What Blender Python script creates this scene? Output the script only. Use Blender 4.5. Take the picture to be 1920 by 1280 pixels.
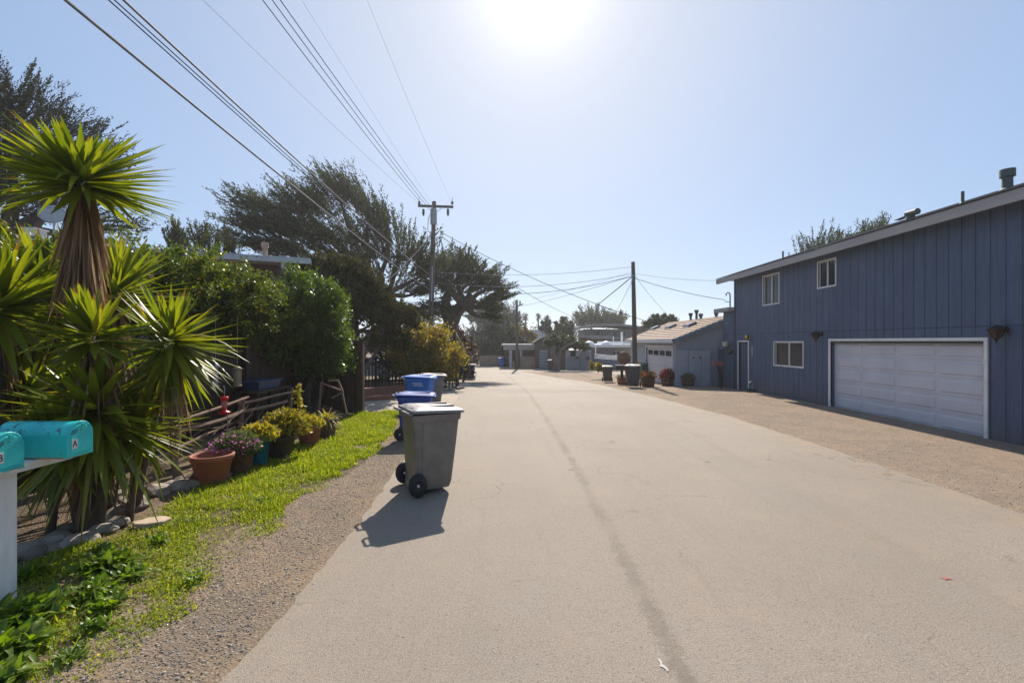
import bpy, math, random
import numpy as np
from mathutils import Vector, Matrix
for o in list(bpy.data.objects): bpy.data.objects.remove(o)
R = math.radians
SC = bpy.context.scene
COL = SC.collection
# ---------------------------------------------------------------- camera
CAMH = 2.05; F = 860.0
cam = bpy.data.cameras.new('camera'); camo = bpy.data.objects.new('camera', cam); COL.objects.link(camo)
cam.sensor_width = 36.0; cam.lens = 36.0*F/1920; cam.clip_start = .05; cam.clip_end = 3000
camo.location = (0, 0, CAMH); camo.rotation_euler = (R(90), 0, 0)
cam.dof.use_dof = True; cam.dof.focus_distance = 9.0; cam.dof.aperture_fstop = 5.6
SC.camera = camo
# ---------------------------------------------------------------- light
SUN_EL, SUN_AZ = 39.0, 3.2          # azimuth measured from +Y towards +X
SKYP = dict(dust=.8, air=1.0, ozone=2.5, strength=.14, gamma=.45, tint=(1.10, 1.37, 1.74), glow=((6.5, .58, (.43, .445, .51)), (22, .38, (.52, .52, .555)), (150, .72, (.90, .89, .885))))
w = bpy.data.worlds.new('World'); SC.world = w; w.use_nodes = True
nt = w.node_tree; nt.nodes.clear()
sky = nt.nodes.new('ShaderNodeTexSky'); sky.sky_type = 'NISHITA'; sky.sun_disc = False
sky.sun_elevation = R(SUN_EL); sky.sun_rotation = R(SUN_AZ)
sky.air_density = SKYP['air']; sky.dust_density = SKYP['dust']; sky.ozone_density = SKYP['ozone']; sky.altitude = 0
bg = nt.nodes.new('ShaderNodeBackground'); bg.inputs['Strength'].default_value = SKYP['strength']
wo = nt.nodes.new('ShaderNodeOutputWorld')
gm = nt.nodes.new('ShaderNodeGamma'); gm.inputs[1].default_value = SKYP['gamma']; nt.links.new(sky.outputs[0], gm.inputs[0])
mu = nt.nodes.new('ShaderNodeMix'); mu.data_type = 'RGBA'; mu.blend_type = 'MULTIPLY'; mu.inputs[0].default_value = 1; mu.inputs[7].default_value = SKYP['tint']+(1,); nt.links.new(gm.outputs[0], mu.inputs[6])
# aureole of sea haze around the sun's direction
tcw = nt.nodes.new('ShaderNodeTexCoord'); dt = nt.nodes.new('ShaderNodeVectorMath'); dt.operation = 'DOT_PRODUCT'; nt.links.new(tcw.outputs['Generated'], dt.inputs[0])
dt.inputs[1].default_value = (math.sin(R(SUN_AZ))*math.cos(R(SUN_EL)), math.cos(R(SUN_AZ))*math.cos(R(SUN_EL)), math.sin(R(SUN_EL)))
cur = mu.outputs[2]
def aureole(cur, k, amt, col):
    a_ = nt.nodes.new('ShaderNodeMath'); a_.operation = 'SUBTRACT'; nt.links.new(dt.outputs['Value'], a_.inputs[0]); a_.inputs[1].default_value = 1
    b_ = nt.nodes.new('ShaderNodeMath'); b_.operation = 'MULTIPLY'; nt.links.new(a_.outputs[0], b_.inputs[0]); b_.inputs[1].default_value = k
    e_ = nt.nodes.new('ShaderNodeMath'); e_.operation = 'EXPONENT'; nt.links.new(b_.outputs[0], e_.inputs[0])
    f_ = nt.nodes.new('ShaderNodeMath'); f_.operation = 'MULTIPLY'; nt.links.new(e_.outputs[0], f_.inputs[0]); f_.inputs[1].default_value = amt
    m_ = nt.nodes.new('ShaderNodeMix'); m_.data_type = 'RGBA'; nt.links.new(f_.outputs[0], m_.inputs[0]); nt.links.new(cur, m_.inputs[6]); m_.inputs[7].default_value = col+(1,)
    return m_.outputs[2]
for k_, amt_, col_ in SKYP['glow']: cur = aureole(cur, k_, amt_, tuple(v/bg.inputs[1].default_value for v in col_))
nt.links.new(cur, bg.inputs[0]); nt.links.new(bg.outputs[0], wo.inputs[0])
sl = bpy.data.lights.new('sun', 'SUN'); so = bpy.data.objects.new('sun', sl); COL.objects.link(so)
sl.energy = 5.0; sl.angle = R(.55); sl.color = (1, .905, .77)
sd = Vector((math.sin(R(SUN_AZ))*math.cos(R(SUN_EL)), math.cos(R(SUN_AZ))*math.cos(R(SUN_EL)), math.sin(R(SUN_EL))))
so.rotation_euler = sd.to_track_quat('Z', 'Y').to_euler(); so.location = (0, 0, 30)
SC.view_settings.view_transform = 'Standard'; SC.view_settings.look = 'None'
SC.view_settings.exposure = .58; SC.view_settings.gamma = 1
# ---------------------------------------------------------------- terrain height and pixel helpers
def sm(t): t = np.clip(t, 0, 1); return t*t*(3-2*t)
def g(y): return np.interp(y, [0, 17, 20, 32, 50, 80, 300], [0, 0, -.06, -.5, -.75, -1., -1.2])
def hgt(x, y): return g(y) + .28*sm((-4.55-np.asarray(x))/.9)*(1-sm((np.asarray(y)-13)/1.5)) + .03*sm((-2.7-np.asarray(x))/1.)*(1-sm((np.asarray(y)-11)/2))
def G(px, py):
    Z = CAMH*F/(py-640)
    for _ in range(40): Z = .5*Z+.5*(CAMH-float(g(Z)))*F/(py-640)
    return Vector(((px-960)/F*Z, Z, float(g(Z))))
def P(px, py, Z): return Vector(((px-960)/F*Z, Z, CAMH-(py-640)/F*Z))
# ---------------------------------------------------------------- materials
MATS = {}
def mat(name, c, c2=None, rough=.7, scale=6, detail=4, bump=0, bscale=None, trans=0, metal=0, island=False, spec=.5, lo=.35, hi=.65, coat=0, tcol=None, stretch=None, c3=None):
    if name in MATS: return MATS[name]
    m = bpy.data.materials.new(name); m.use_nodes = True; t = m.node_tree; N = t.nodes; L = t.links
    b = N['Principled BSDF']; b.inputs['Roughness'].default_value = rough; b.inputs['Metallic'].default_value = metal
    b.inputs['Specular IOR Level'].default_value = spec
    if coat: b.inputs['Coat Weight'].default_value = coat
    c = tuple(c)+(1,); c2 = (tuple(c2) if c2 else tuple(x*.8 for x in c[:3]))+(1,)
    tc = N.new('ShaderNodeTexCoord'); vec = tc.outputs['Object']
    if stretch:
        mp = N.new('ShaderNodeMapping'); mp.inputs['Scale'].default_value = stretch; L.new(vec, mp.inputs[0]); vec = mp.outputs[0]
    rp = N.new('ShaderNodeValToRGB'); rp.color_ramp.elements[0].position = lo; rp.color_ramp.elements[1].position = hi
    rp.color_ramp.elements[0].color = c; rp.color_ramp.elements[1].color = c2
    if island:
        gi = N.new('ShaderNodeNewGeometry'); src = gi.outputs['Random Per Island']
        rp.color_ramp.elements[0].position = 0; rp.color_ramp.elements[1].position = 1
        if c3: e = rp.color_ramp.elements.new(.93); e.color = c2; rp.color_ramp.elements[-1].position = .97; rp.color_ramp.elements[-1].color = tuple(c3)+(1,)
    else:
        nz = N.new('ShaderNodeTexNoise'); nz.inputs['Scale'].default_value = scale; nz.inputs['Detail'].default_value = detail
        L.new(vec, nz.inputs['Vector']); src = nz.outputs['Fac']
    L.new(src, rp.inputs[0]); L.new(rp.outputs[0], b.inputs['Base Color'])
    if bump:
        n2 = N.new('ShaderNodeTexNoise'); n2.inputs['Scale'].default_value = bscale or scale*6; n2.inputs['Detail'].default_value = 5
        L.new(vec, n2.inputs['Vector']); bp = N.new('ShaderNodeBump'); bp.inputs['Strength'].default_value = bump; bp.inputs['Distance'].default_value = .02
        L.new(n2.outputs['Fac'], bp.inputs['Height']); L.new(bp.outputs[0], b.inputs['Normal'])
    if trans:
        tr = N.new('ShaderNodeBsdfTranslucent'); mx = N.new('ShaderNodeMixShader'); mx.inputs[0].default_value = trans
        if tcol:
            mc = N.new('ShaderNodeMix'); mc.data_type = 'RGBA'; mc.blend_type = 'MULTIPLY'; mc.inputs[0].default_value = 1
            L.new(rp.outputs[0], mc.inputs[6]); mc.inputs[7].default_value = tuple(tcol)+(1,); L.new(mc.outputs[2], tr.inputs[0])
        else: L.new(rp.outputs[0], tr.inputs[0])
        L.new(b.outputs[0], mx.inputs[1]); L.new(tr.outputs[0], mx.inputs[2])
        L.new(mx.outputs[0], N['Material Output'].inputs[0])
    MATS[name] = m; return m
class NT:   # small helper for hand-wired materials
    def __init__(s, m): s.t = m.node_tree; s.N = s.t.nodes; s.L = s.t.links
    def n(s, ty, **k):
        x = s.N.new(ty)
        for a, v in k.items(): setattr(x, a, v)
        return x
    def m(s, op, a, b=0, c=0):
        x = s.N.new('ShaderNodeMath'); x.operation = op
        for i, v in enumerate((a, b, c)):
            if hasattr(v, 'links'): s.L.new(v, x.inputs[i])
            else: x.inputs[i].default_value = v
        return x.outputs[0]
    def noise(s, vec, sc, det=4, rough=.5):
        x = s.N.new('ShaderNodeTexNoise'); x.inputs['Scale'].default_value = sc; x.inputs['Detail'].default_value = det; x.inputs['Roughness'].default_value = rough
        s.L.new(vec, x.inputs['Vector']); return x.outputs['Fac']
    def mix(s, f, a, b):
        x = s.N.new('ShaderNodeMix'); x.data_type = 'RGBA'
        if hasattr(f, 'links'): s.L.new(f, x.inputs[0])
        else: x.inputs[0].default_value = f
        for i, v in ((6, a), (7, b)):
            if hasattr(v, 'links'): s.L.new(v, x.inputs[i])
            else: x.inputs[i].default_value = tuple(v)+(1,)
        return x.outputs[2]
    def ss(s, v, a, b):
        x = s.N.new('ShaderNodeMapRange'); x.interpolation_type = 'SMOOTHSTEP'; s.L.new(v, x.inputs[0])
        x.inputs[1].default_value = a; x.inputs[2].default_value = b; return x.outputs[0]
# ---------------------------------------------------------------- mesh building
PIV = {}
class MB:
    def __init__(s): s.v = []; s.f = []; s.n = 0; s.smooth = []
    def add(s, vs, fs, smooth=False):
        s.v += [tuple(x) for x in vs]; s.f += [tuple(i+s.n for i in q) for q in fs]; s.smooth += [smooth]*len(fs); s.n += len(vs); return s
    def box(s, lo, hi, M=None):
        x0, y0, z0 = lo; x1, y1, z1 = hi
        vs = [Vector(p) for p in ((x0,y0,z0),(x1,y0,z0),(x1,y1,z0),(x0,y1,z0),(x0,y0,z1),(x1,y0,z1),(x1,y1,z1),(x0,y1,z1))]
        if M is not None: vs = [M @ v for v in vs]
        return s.add(vs, [(0,3,2,1),(4,5,6,7),(0,1,5,4),(1,2,6,5),(2,3,7,6),(3,0,4,7)])
    def bar(s, a, b, wd, ht, up=(0,0,1)):      # rectangular beam from a to b
        a = Vector(a); b = Vector(b); d = (b-a); l = d.length; d.normalize(); u = Vector(up)
        sd_ = d.cross(u)
        if sd_.length < 1e-4: sd_ = d.cross(Vector((1,0,0)))
        sd_.normalize(); u2 = sd_.cross(d); M = Matrix((( sd_.x, d.x, u2.x, a.x),(sd_.y, d.y, u2.y, a.y),(sd_.z, d.z, u2.z, a.z),(0,0,0,1)))
        return s.box((-wd/2, 0, -ht/2), (wd/2, l, ht/2), M)
    def tube(s, pts, rad, n=8, cap=True, smooth=True):
        pts = [Vector(p) for p in pts]; k = len(pts)
        if not hasattr(rad, '__len__'): rad = [rad]*k
        vs = []; pu = None
        for i, p in enumerate(pts):
            d = (pts[min(i+1, k-1)]-pts[max(i-1, 0)]).normalized()
            if pu is None:
                pu = d.cross(Vector((0,0,1)));
                if pu.length < .1: pu = d.cross(Vector((1,0,0)))
            pu = (pu-d*pu.dot(d)).normalized(); q = d.cross(pu)
            for j in range(n):
                a = 2*math.pi*j/n; vs.append(p+(pu*math.cos(a)+q*math.sin(a))*rad[i])
        fs = [(i*n+j, i*n+(j+1) % n, (i+1)*n+(j+1) % n, (i+1)*n+j) for i in range(k-1) for j in range(n)]
        s.add(vs, fs, smooth)
        if cap: s.add([vs[j] for j in range(n)], [tuple(reversed(range(n)))]); s.add([vs[(k-1)*n+j] for j in range(n)], [tuple(range(n))])
        return s
    def lathe(s, c, prof, n=24, M=None, smooth=True):   # prof (r,z)
        vs = []
        for r, z in prof:
            for j in range(n):
                a = 2*math.pi*j/n; p = Vector((r*math.cos(a), r*math.sin(a), z))
                if M is not None: p = M @ p
                vs.append(p+Vector(c))
        fs = [(i*n+j, i*n+(j+1) % n, (i+1)*n+(j+1) % n, (i+1)*n+j) for i in range(len(prof)-1) for j in range(n)]
        return s.add(vs, fs, smooth)
    def prism(s, poly, d, M=None, o=(0,0,0)):    # poly list of (x,y) extruded in z by d
        k = len(poly); vs = [Vector((p[0], p[1], 0)) for p in poly]+[Vector((p[0], p[1], d)) for p in poly]
        if M is not None: vs = [M @ v for v in vs]
        vs = [v+Vector(o) for v in vs]
        return s.add(vs, [tuple(reversed(range(k))), tuple(range(k, 2*k))]+[(i, (i+1) % k, (i+1) % k+k, i+k) for i in range(k)])
    def loft(s, rings, cap=True, smooth=False):
        n = len(rings[0]); vs = [p for r in rings for p in r]
        fs = [(i*n+j, i*n+(j+1) % n, (i+1)*n+(j+1) % n, (i+1)*n+j) for i in range(len(rings)-1) for j in range(n)]
        if cap: fs += [tuple(reversed(range(n))), tuple(range((len(rings)-1)*n, len(rings)*n))]
        return s.add(vs, fs, smooth)
    def build(s, name, m, parent=None, bevel=0, recalc=True):
        me = bpy.data.meshes.new(name); piv = PIV[parent.name] if parent else Vector((0,0,0))
        if parent is None and s.v:
            a = np.array(s.v); piv = Vector(((a[:,0].min()+a[:,0].max())/2, (a[:,1].min()+a[:,1].max())/2, a[:,2].min()))
        me.from_pydata([(v[0]-piv.x, v[1]-piv.y, v[2]-piv.z) for v in s.v], [], s.f)
        me.polygons.foreach_set('use_smooth', s.smooth)
        if recalc:
            import bmesh
            bm = bmesh.new(); bm.from_mesh(me); bmesh.ops.recalc_face_normals(bm, faces=bm.faces); bm.to_mesh(me); bm.free()
        return link(name, me, m, parent, piv, bevel)
def set_t(o, t):
    a = o.data.attributes.new('along', 'FLOAT', 'POINT'); a.data.foreach_set('value', np.asarray(t, dtype=np.float32)); return o
def link(name, me, m, parent, piv, bevel=0):
    me.materials.append(m); o = bpy.data.objects.new(name, me); COL.objects.link(o)
    if parent: o.parent = parent
    else: o.location = piv
    PIV[o.name] = piv.copy()
    if bevel:
        b = o.modifiers.new('bevel', 'BEVEL'); b.width = bevel; b.segments = 2; b.limit_method = 'ANGLE'; b.angle_limit = R(35)
    return o
def npmesh(name, V, Q, m, parent=None, smooth=False):      # V (n,3), Q (k,4)
    V = np.asarray(V, dtype=np.float64); Q = np.asarray(Q, dtype=np.int32)
    piv = PIV[parent.name] if parent else Vector(((V[:,0].min()+V[:,0].max())/2, (V[:,1].min()+V[:,1].max())/2, V[:,2].min()))
    V = V-np.array(piv)
    me = bpy.data.meshes.new(name); k = Q.shape[1]
    me.vertices.add(len(V)); me.vertices.foreach_set('co', V.astype(np.float32).ravel())
    me.loops.add(Q.size); me.loops.foreach_set('vertex_index', Q.ravel())
    me.polygons.add(len(Q)); me.polygons.foreach_set('loop_start', np.arange(0, Q.size, k, dtype=np.int32)); me.polygons.foreach_set('loop_total', np.full(len(Q), k, dtype=np.int32))
    if smooth: me.polygons.foreach_set('use_smooth', np.ones(len(Q), dtype=bool))
    me.update(calc_edges=True)
    return link(name, me, m, parent, piv)
def tag(o, label=None, cat=None, group=None, kind=None):
    if label: o['label'] = label
    if cat: o['category'] = cat
    if group: o['group'] = group
    if kind: o['kind'] = kind
    return o
def T(name, label, cat, loc, group=None, rz=0):
    o = bpy.data.objects.new(name, None); COL.objects.link(o); o.location = loc; o.rotation_euler.z = rz; o.empty_display_size = .2
    PIV[o.name] = Vector(loc); return tag(o, label, cat, group)
def copy_tree(o, parent=None):
    c = o.copy(); COL.objects.link(c)
    if parent: c.parent = parent
    PIV[c.name] = PIV.get(o.name, Vector((0,0,0)))
    for ch in [x for x in o.children]: copy_tree(ch, c)
    return c
rng = np.random.default_rng(7)
def unit(a): return a/np.maximum(np.linalg.norm(a, axis=-1, keepdims=True), 1e-9)
def rand_dir(n, r=rng): return unit(r.normal(size=(n, 3)))
def leaves(C, D, L, W, r=rng, flat=None, bend=.25):
    """diamond leaves: centre-base C, direction D, length L, width W -> verts, quads (folded)"""
    n = len(C); D = unit(D); up = rand_dir(n, r) if flat is None else unit(flat+.35*r.normal(size=(n, 3)))
    S = unit(np.cross(D, up)); Nn = np.cross(S, D); L = np.asarray(L).reshape(-1, 1)*np.ones((n, 1)); W = np.asarray(W).reshape(-1, 1)*np.ones((n, 1))
    a = C; b = C+D*L*.45+S*W*.5+Nn*L*bend*.3; c = C+D*L-Nn*L*bend*.3; d = C+D*L*.45-S*W*.5+Nn*L*bend*.3
    V = np.stack([a, b, c, d], 1).reshape(-1, 3); Q = np.arange(4*n).reshape(-1, 4); return V, Q
def strips(B, D, L, W, droop, seg=4, r=rng, fold=.25, tipw=.0, basew=.55, vw=None):
    """long blades with a folded midrib. B base, D direction; droop bends down"""
    n = len(B); D = unit(D); Zv = np.array([0, 0, 1.]); L = np.asarray(L).reshape(-1, 1)*np.ones((n, 1)); W = np.asarray(W).reshape(-1, 1)*np.ones((n, 1)); droop = np.asarray(droop).reshape(-1, 1)*np.ones((n, 1))
    S = np.cross(D, Zv+.15*r.normal(size=(n, 3))); S = unit(S); U = np.cross(S, D)
    Vs = []
    for i in range(seg+1):
        t = i/seg; c = B+D*L*t-Zv*L*droop*t*t
        wd = W*((basew+(1-basew)*min(1, t/.35)) if t < .35 else (1-(t-.35)/.65)**.8*(1-tipw)+tipw)
        Vs += [c+S*wd*.5, c-U*wd*fold, c-S*wd*.5]
    V = np.stack(Vs, 1).reshape(-1, 3); k = 3*(seg+1); q = []
    for i in range(seg):
        for j in range(2): q.append([i*3+j, i*3+j+1, (i+1)*3+j+1, (i+1)*3+j])
    Q = (np.arange(n)[:, None, None]*k+np.array(q)[None]).reshape(-1, 4); return V, Q
def merge(parts):
    V = []; Q = []; n = 0
    for v, q in parts: V.append(v); Q.append(q+n); n += len(v)
    return np.concatenate(V), np.concatenate(Q)
# ================================================================ SETTING
def gridmesh(name, xs, ys, hf, m, z=0):
    X, Y = np.meshgrid(xs, ys); Z = hf(X, Y)+z; V = np.stack([X, Y, Z], -1).reshape(-1, 3); nx = len(xs); ny = len(ys)
    i = np.arange(nx-1)[None, :]+np.arange(ny-1)[:, None]*nx; Q = np.stack([i, i+1, i+1+nx, i+nx], -1).reshape(-1, 4)
    me = npmesh(name, V, Q, m, smooth=True); return me
def bumpy(x, y):
    a = np.sin(x*3.1+y*1.7)*np.sin(y*2.3-x*1.1)*.018+np.sin(x*7.3+1)*np.sin(y*6.1)*.008
    return a*(np.asarray(x) < -2.9)*(np.asarray(y) < 13.3)
def m_asphalt():
    m = bpy.data.materials.new('asphalt'); m.use_nodes = True; h = NT(m); b = h.N['Principled BSDF']
    tc = h.n('ShaderNodeNewGeometry').outputs['Position']; sx = h.n('ShaderNodeSeparateXYZ'); h.L.new(tc, sx.inputs[0]); x, y = sx.outputs[0], sx.outputs[1]
    big = h.noise(tc, .35, 3); mid = h.noise(tc, 2.2, 5, .65); fine = h.noise(tc, 55, 4, .8); grain = h.noise(tc, 150, 2, .7)
    c = h.mix(h.ss(big, .35, .65), (.268, .222, .178), (.290, .244, .200))
    c = h.mix(h.m('MULTIPLY', h.ss(mid, .45, .75), .35), c, (.24, .22, .20))
    # aggregate speckle
    c = h.mix(h.m('MULTIPLY', h.ss(fine, .54, .66), .75), c, (.10, .085, .07))
    c = h.mix(h.m('MULTIPLY', h.ss(grain, .56, .66), .7), c, (.50, .45, .38))
    c = h.mix(h.m('MULTIPLY', h.ss(grain, .44, .34), .65), c, (.07, .06, .05))
    # the dark worn paving joint that runs along the street, wandering a little
    wob = h.m('MULTIPLY', h.m('SUBTRACT', h.noise(tc, .5, 2), .5), .12); wob2 = h.m('MULTIPLY', h.m('SUBTRACT', h.noise(tc, 14, 6, .75), .5), .30)
    d = h.m('ABSOLUTE', h.m('ADD', h.m('SUBTRACT', x, h.m('SUBTRACT', 1.05, h.m('MULTIPLY', h.m('POWER', h.m('MAXIMUM', h.m('SUBTRACT', y, 5), 0), 1.6), .0063))), h.m('ADD', wob, wob2)))
    wn = h.ss(h.noise(tc, 1.3, 4, .6), .3, .62)
    c = h.mix(h.m('MULTIPLY', h.m('MULTIPLY', h.ss(d, .10, .02), h.m('ADD', .25, h.m('MULTIPLY', wn, .75))), .5), c, (.11, .09, .07))
    # broad faint wheel bands
    d2 = h.m('ABSOLUTE', h.m('SUBTRACT', x, 3.6)); c = h.mix(h.m('MULTIPLY', h.ss(d2, .7, .1), .16), c, (.19, .175, .155))
    d3 = h.m('ABSOLUTE', h.m('SUBTRACT', x, .1)); c = h.mix(h.m('MULTIPLY', h.ss(d3, .6, .1), .10), c, (.20, .18, .16))
    # sandy drift near the edges and as blotches
    sand = h.m('MULTIPLY', h.ss(h.noise(tc, .9, 7, .7), .52, .70), h.ss(h.noise(tc, 25, 4, .7), .4, .6)); c = h.mix(h.m('MULTIPLY', sand, .55), c, (.36, .255, .165))
    e1 = h.m('MULTIPLY', h.ss(x, 4.9, 6.2), h.ss(h.noise(tc, 3, 5, .6), .42, .6)); c = h.mix(h.m('MULTIPLY', e1, .75), c, (.33, .245, .165))
    e2 = h.m('MULTIPLY', h.ss(x, -1.35, -1.85), h.ss(h.noise(tc, 5, 5, .6), .4, .62)); c = h.mix(h.m('MULTIPLY', e2, .7), c, (.27, .215, .16))
    # hairline cracks, oil spots and tar dabs
    wv = h.n('ShaderNodeVectorMath', operation='ADD'); nv_ = h.n('ShaderNodeTexNoise'); nv_.inputs['Scale'].default_value = 1.6; nv_.inputs['Detail'].default_value = 6; h.L.new(tc, nv_.inputs['Vector']); h.L.new(tc, wv.inputs[0]); h.L.new(nv_.outputs['Color'], wv.inputs[1])
    cr = h.n('ShaderNodeTexVoronoi', feature='DISTANCE_TO_EDGE'); cr.inputs['Scale'].default_value = .42; h.L.new(wv.outputs[0], cr.inputs['Vector'])
    ck = h.m('MULTIPLY', h.ss(cr.outputs['Distance'], .006, .001), h.ss(h.noise(tc, .6, 3), .46, .60)); c = h.mix(h.m('MULTIPLY', ck, .6), c, (.10, .085, .07))
    tn = h.noise(tc, .22, 5, .6); c = h.mix(h.m('MULTIPLY', h.ss(tn, .46, .66), .30), c, (.30, .262, .22)); c = h.mix(h.m('MULTIPLY', h.ss(tn, .50, .34), .22), c, (.20, .175, .15))
    sk = h.n('ShaderNodeMapping'); sk.inputs['Scale'].default_value = (3.2, .16, 1); h.L.new(tc, sk.inputs[0]); sn = h.noise(sk.outputs[0], 1, 6, .65); c = h.mix(h.m('MULTIPLY', h.ss(sn, .52, .72), .22), c, (.17, .15, .13))
    sp = h.n('ShaderNodeTexVoronoi'); sp.inputs['Scale'].default_value = .8; h.L.new(tc, sp.inputs['Vector'])
    c = h.mix(h.m('MULTIPLY', h.ss(sp.outputs['Distance'], .055, .02), .7), c, (.11, .095, .08))
    h.L.new(c, b.inputs['Base Color']); b.inputs['Roughness'].default_value = .82; b.inputs['Specular IOR Level'].default_value = .35
    bp = h.n('ShaderNodeBump'); bp.inputs['Strength'].default_value = .8; bp.inputs['Distance'].default_value = .008
    h.L.new(h.m('ADD', fine, h.m('MULTIPLY', grain, .7)), bp.inputs['Height']); h.L.new(bp.outputs[0], b.inputs['Normal'])
    return m
def m_dirt(name, a, b_, c3, peb=.5, sc=1.0):
    m = bpy.data.materials.new(name); m.use_nodes = True; h = NT(m); b = h.N['Principled BSDF']
    tc = h.n('ShaderNodeTexCoord').outputs['Object']
    c = h.mix(h.ss(h.noise(tc, .9*sc, 6, .62), .38, .64), a, b_)
    c = h.mix(h.m('MULTIPLY', h.ss(h.noise(tc, 5*sc, 5, .6), .5, .68), .6), c, c3)
    v = h.n('ShaderNodeTexVoronoi'); v.inputs['Scale'].default_value = 45*sc; h.L.new(tc, v.inputs['Vector'])
    sep = h.n('ShaderNodeSeparateColor'); h.L.new(v.outputs['Color'], sep.inputs[0])
    c = h.mix(h.m('MULTIPLY', h.m('MULTIPLY', h.ss(sep.outputs[0], .45, .9), h.ss(v.outputs['Distance'], .45, .25)), peb), c, (.42, .38, .33))
    c = h.mix(h.m('MULTIPLY', h.m('MULTIPLY', h.ss(sep.outputs[1], .55, .9), h.ss(v.outputs['Distance'], .5, .3)), peb), c, (.07, .06, .05))
    f = h.noise(tc, 120, 3, .7); c = h.mix(h.m('MULTIPLY', h.ss(f, .55, .7), .5), c, (.09, .075, .06))
    h.L.new(c, b.inputs['Base Color']); b.inputs['Roughness'].default_value = .95; b.inputs['Specular IOR Level'].default_value = .2
    bp = h.n('ShaderNodeBump'); bp.inputs['Strength'].default_value = .7; bp.inputs['Distance'].default_value = .015
    h.L.new(h.m('ADD', h.m('MULTIPLY', v.outputs['Distance'], -1), f), bp.inputs['Height']); h.L.new(bp.outputs[0], b.inputs['Normal'])
    return m
M_SOIL = m_dirt('soil', (.13, .09, .06), (.20, .145, .095), (.10, .10, .035), .5)
M_GRAVEL = m_dirt('gravel', (.27, .195, .13), (.21, .16, .115), (.16, .145, .13), .8)
M_PACKED = m_dirt('packed_gravel', (.30, .225, .165), (.245, .19, .145), (.40, .30, .21), .6, 1.3)
M_CONC = mat('concrete', (.38, .32, .26), (.30, .25, .20), .9, 1.2, 6, .15, 60)
M_TURF = m_dirt('turf_soil', (.16, .13, .05), (.12, .13, .03), (.20, .15, .10), .4)
def merged(a, b, far): return np.concatenate([a, b, far])
xs = np.concatenate([[-400, -200, -100, -60, -40, -30, -22, -16, -12], np.arange(-10, -1.2, .12), np.arange(-1, 13, .5), [14, 16, 20, 28, 40, 60, 100, 200, 400]])
ys = np.concatenate([[-30, -20, -10, -5], np.arange(-3, 1, .5), np.arange(1, 15, .15), np.arange(15, 60, .5), [62, 66, 72, 80, 100, 150, 300, 600]])
ground = tag(gridmesh('ground', xs, ys, lambda x, y: hgt(x, y)+bumpy(x, y), M_SOIL), kind='structure')
def resamp(pts, step=.12, jit=0.0, seed=1):
    r = np.random.default_rng(seed); pts = np.array(pts, float); out = []
    for a, b in zip(pts[:-1], pts[1:]):
        n = max(1, int(np.linalg.norm(b-a)/step))
        for i in range(n): out.append(a+(b-a)*i/n)
    out.append(pts[-1]); out = np.array(out)
    if jit:
        k = r.normal(size=(len(out), 2)); kk = np.zeros_like(k)
        for s_, wt in ((1, .45), (4, .8), (12, 1.0)):
            f = r.normal(size=(len(out)//s_+2, 2)); t = np.arange(len(out))/s_; i = t.astype(int); fr = (t-i)[:, None]
            kk += wt*(f[i]*(1-fr)+f[np.minimum(i+1, len(f)-1)]*fr)
        kk[0] = kk[-1] = 0; out = out+kk*jit
    return out
def catmull(P_, k=8):
    P_ = np.array(P_, float); Q = np.vstack([2*P_[0]-P_[1], P_, 2*P_[-1]-P_[-2]]); out = []
    for i in range(1, len(Q)-2):
        for t in np.linspace(0, 1, k, endpoint=False):
            a, b, c, d = Q[i-1:i+3]; out.append(.5*((2*b)+(-a+c)*t+(2*a-5*b+4*c-d)*t*t+(-a+3*b-3*c+d)*t**3))
    out.append(Q[-2]); return np.array(out)
def ribbon(name, Lp, Rp, m, z, n=None, cols=10, jit=.02, seed=1, hf=None):
    """a sheet between two edges, draped on the terrain"""
    n = n or 400
    def rs(p, sd):
        p = np.array(p, float); d = np.r_[0, np.cumsum(np.linalg.norm(np.diff(p, axis=0), axis=1))]; t = np.linspace(0, d[-1], n)
        q = np.stack([np.interp(t, d, p[:, 0]), np.interp(t, d, p[:, 1])], 1); r = np.random.default_rng(sd)
        for s_, wt in ((1, .5), (3, .8), (9, 1.1)):
            f = r.normal(size=(n//s_+3)); tt = np.arange(n)/s_; i = tt.astype(int); fr = tt-i; q[:, 0] += jit*wt*(f[i]*(1-fr)+f[i+1]*fr)
        return q
    a = rs(Lp, seed); b = rs(Rp, seed+50); s = np.linspace(0, 1, cols)[None, :, None]
    XY = a[:, None]*(1-s)+b[:, None]*s; X = XY[..., 0]; Y = XY[..., 1]; Z = (hf or hgt)(X, Y)+z
    V = np.stack([X, Y, Z], -1).reshape(-1, 3); i = np.arange(cols-1)[None, :]+np.arange(n-1)[:, None]*cols
    Q = np.stack([i, i+1, i+1+cols, i+cols], -1).reshape(-1, 4)
    return npmesh(name, V, Q, m, smooth=True)
LE = catmull([(-1.85, -6), (-1.8, 0), (-1.72, 5), (-1.85, 8), (-1.95, 14), (-2.15, 24), (-2.6, 31), (-4.2, 36), (-8, 40), (-20, 43)])
RE = catmull([(6.1, -6), (6.1, 0), (6.05, 6), (6.0, 11), (5.6, 14.5), (4.9, 19), (4.2, 27), (2.6, 34), (.8, 40), (-3, 46), (-20, 52)])
road = tag(ribbon('road', LE, RE, m_asphalt(), .012, 700, 26, .018, 3), kind='structure')
tag(ribbon('gravel_shoulder', [(-3.05, -6), (-3.0, 2.6), (-2.9, 3.5), (-2.85, 5.5), (-2.55, 7.5), (-2.6, 9), (-2.75, 13.4), (-2.85, 13.6)], [(-1.6, -6), (-1.6, 13.6)], M_GRAVEL, .006, 260, 10, .03, 5, lambda x, y: hgt(x, y)+bumpy(x, y)*0), kind='structure')
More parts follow.
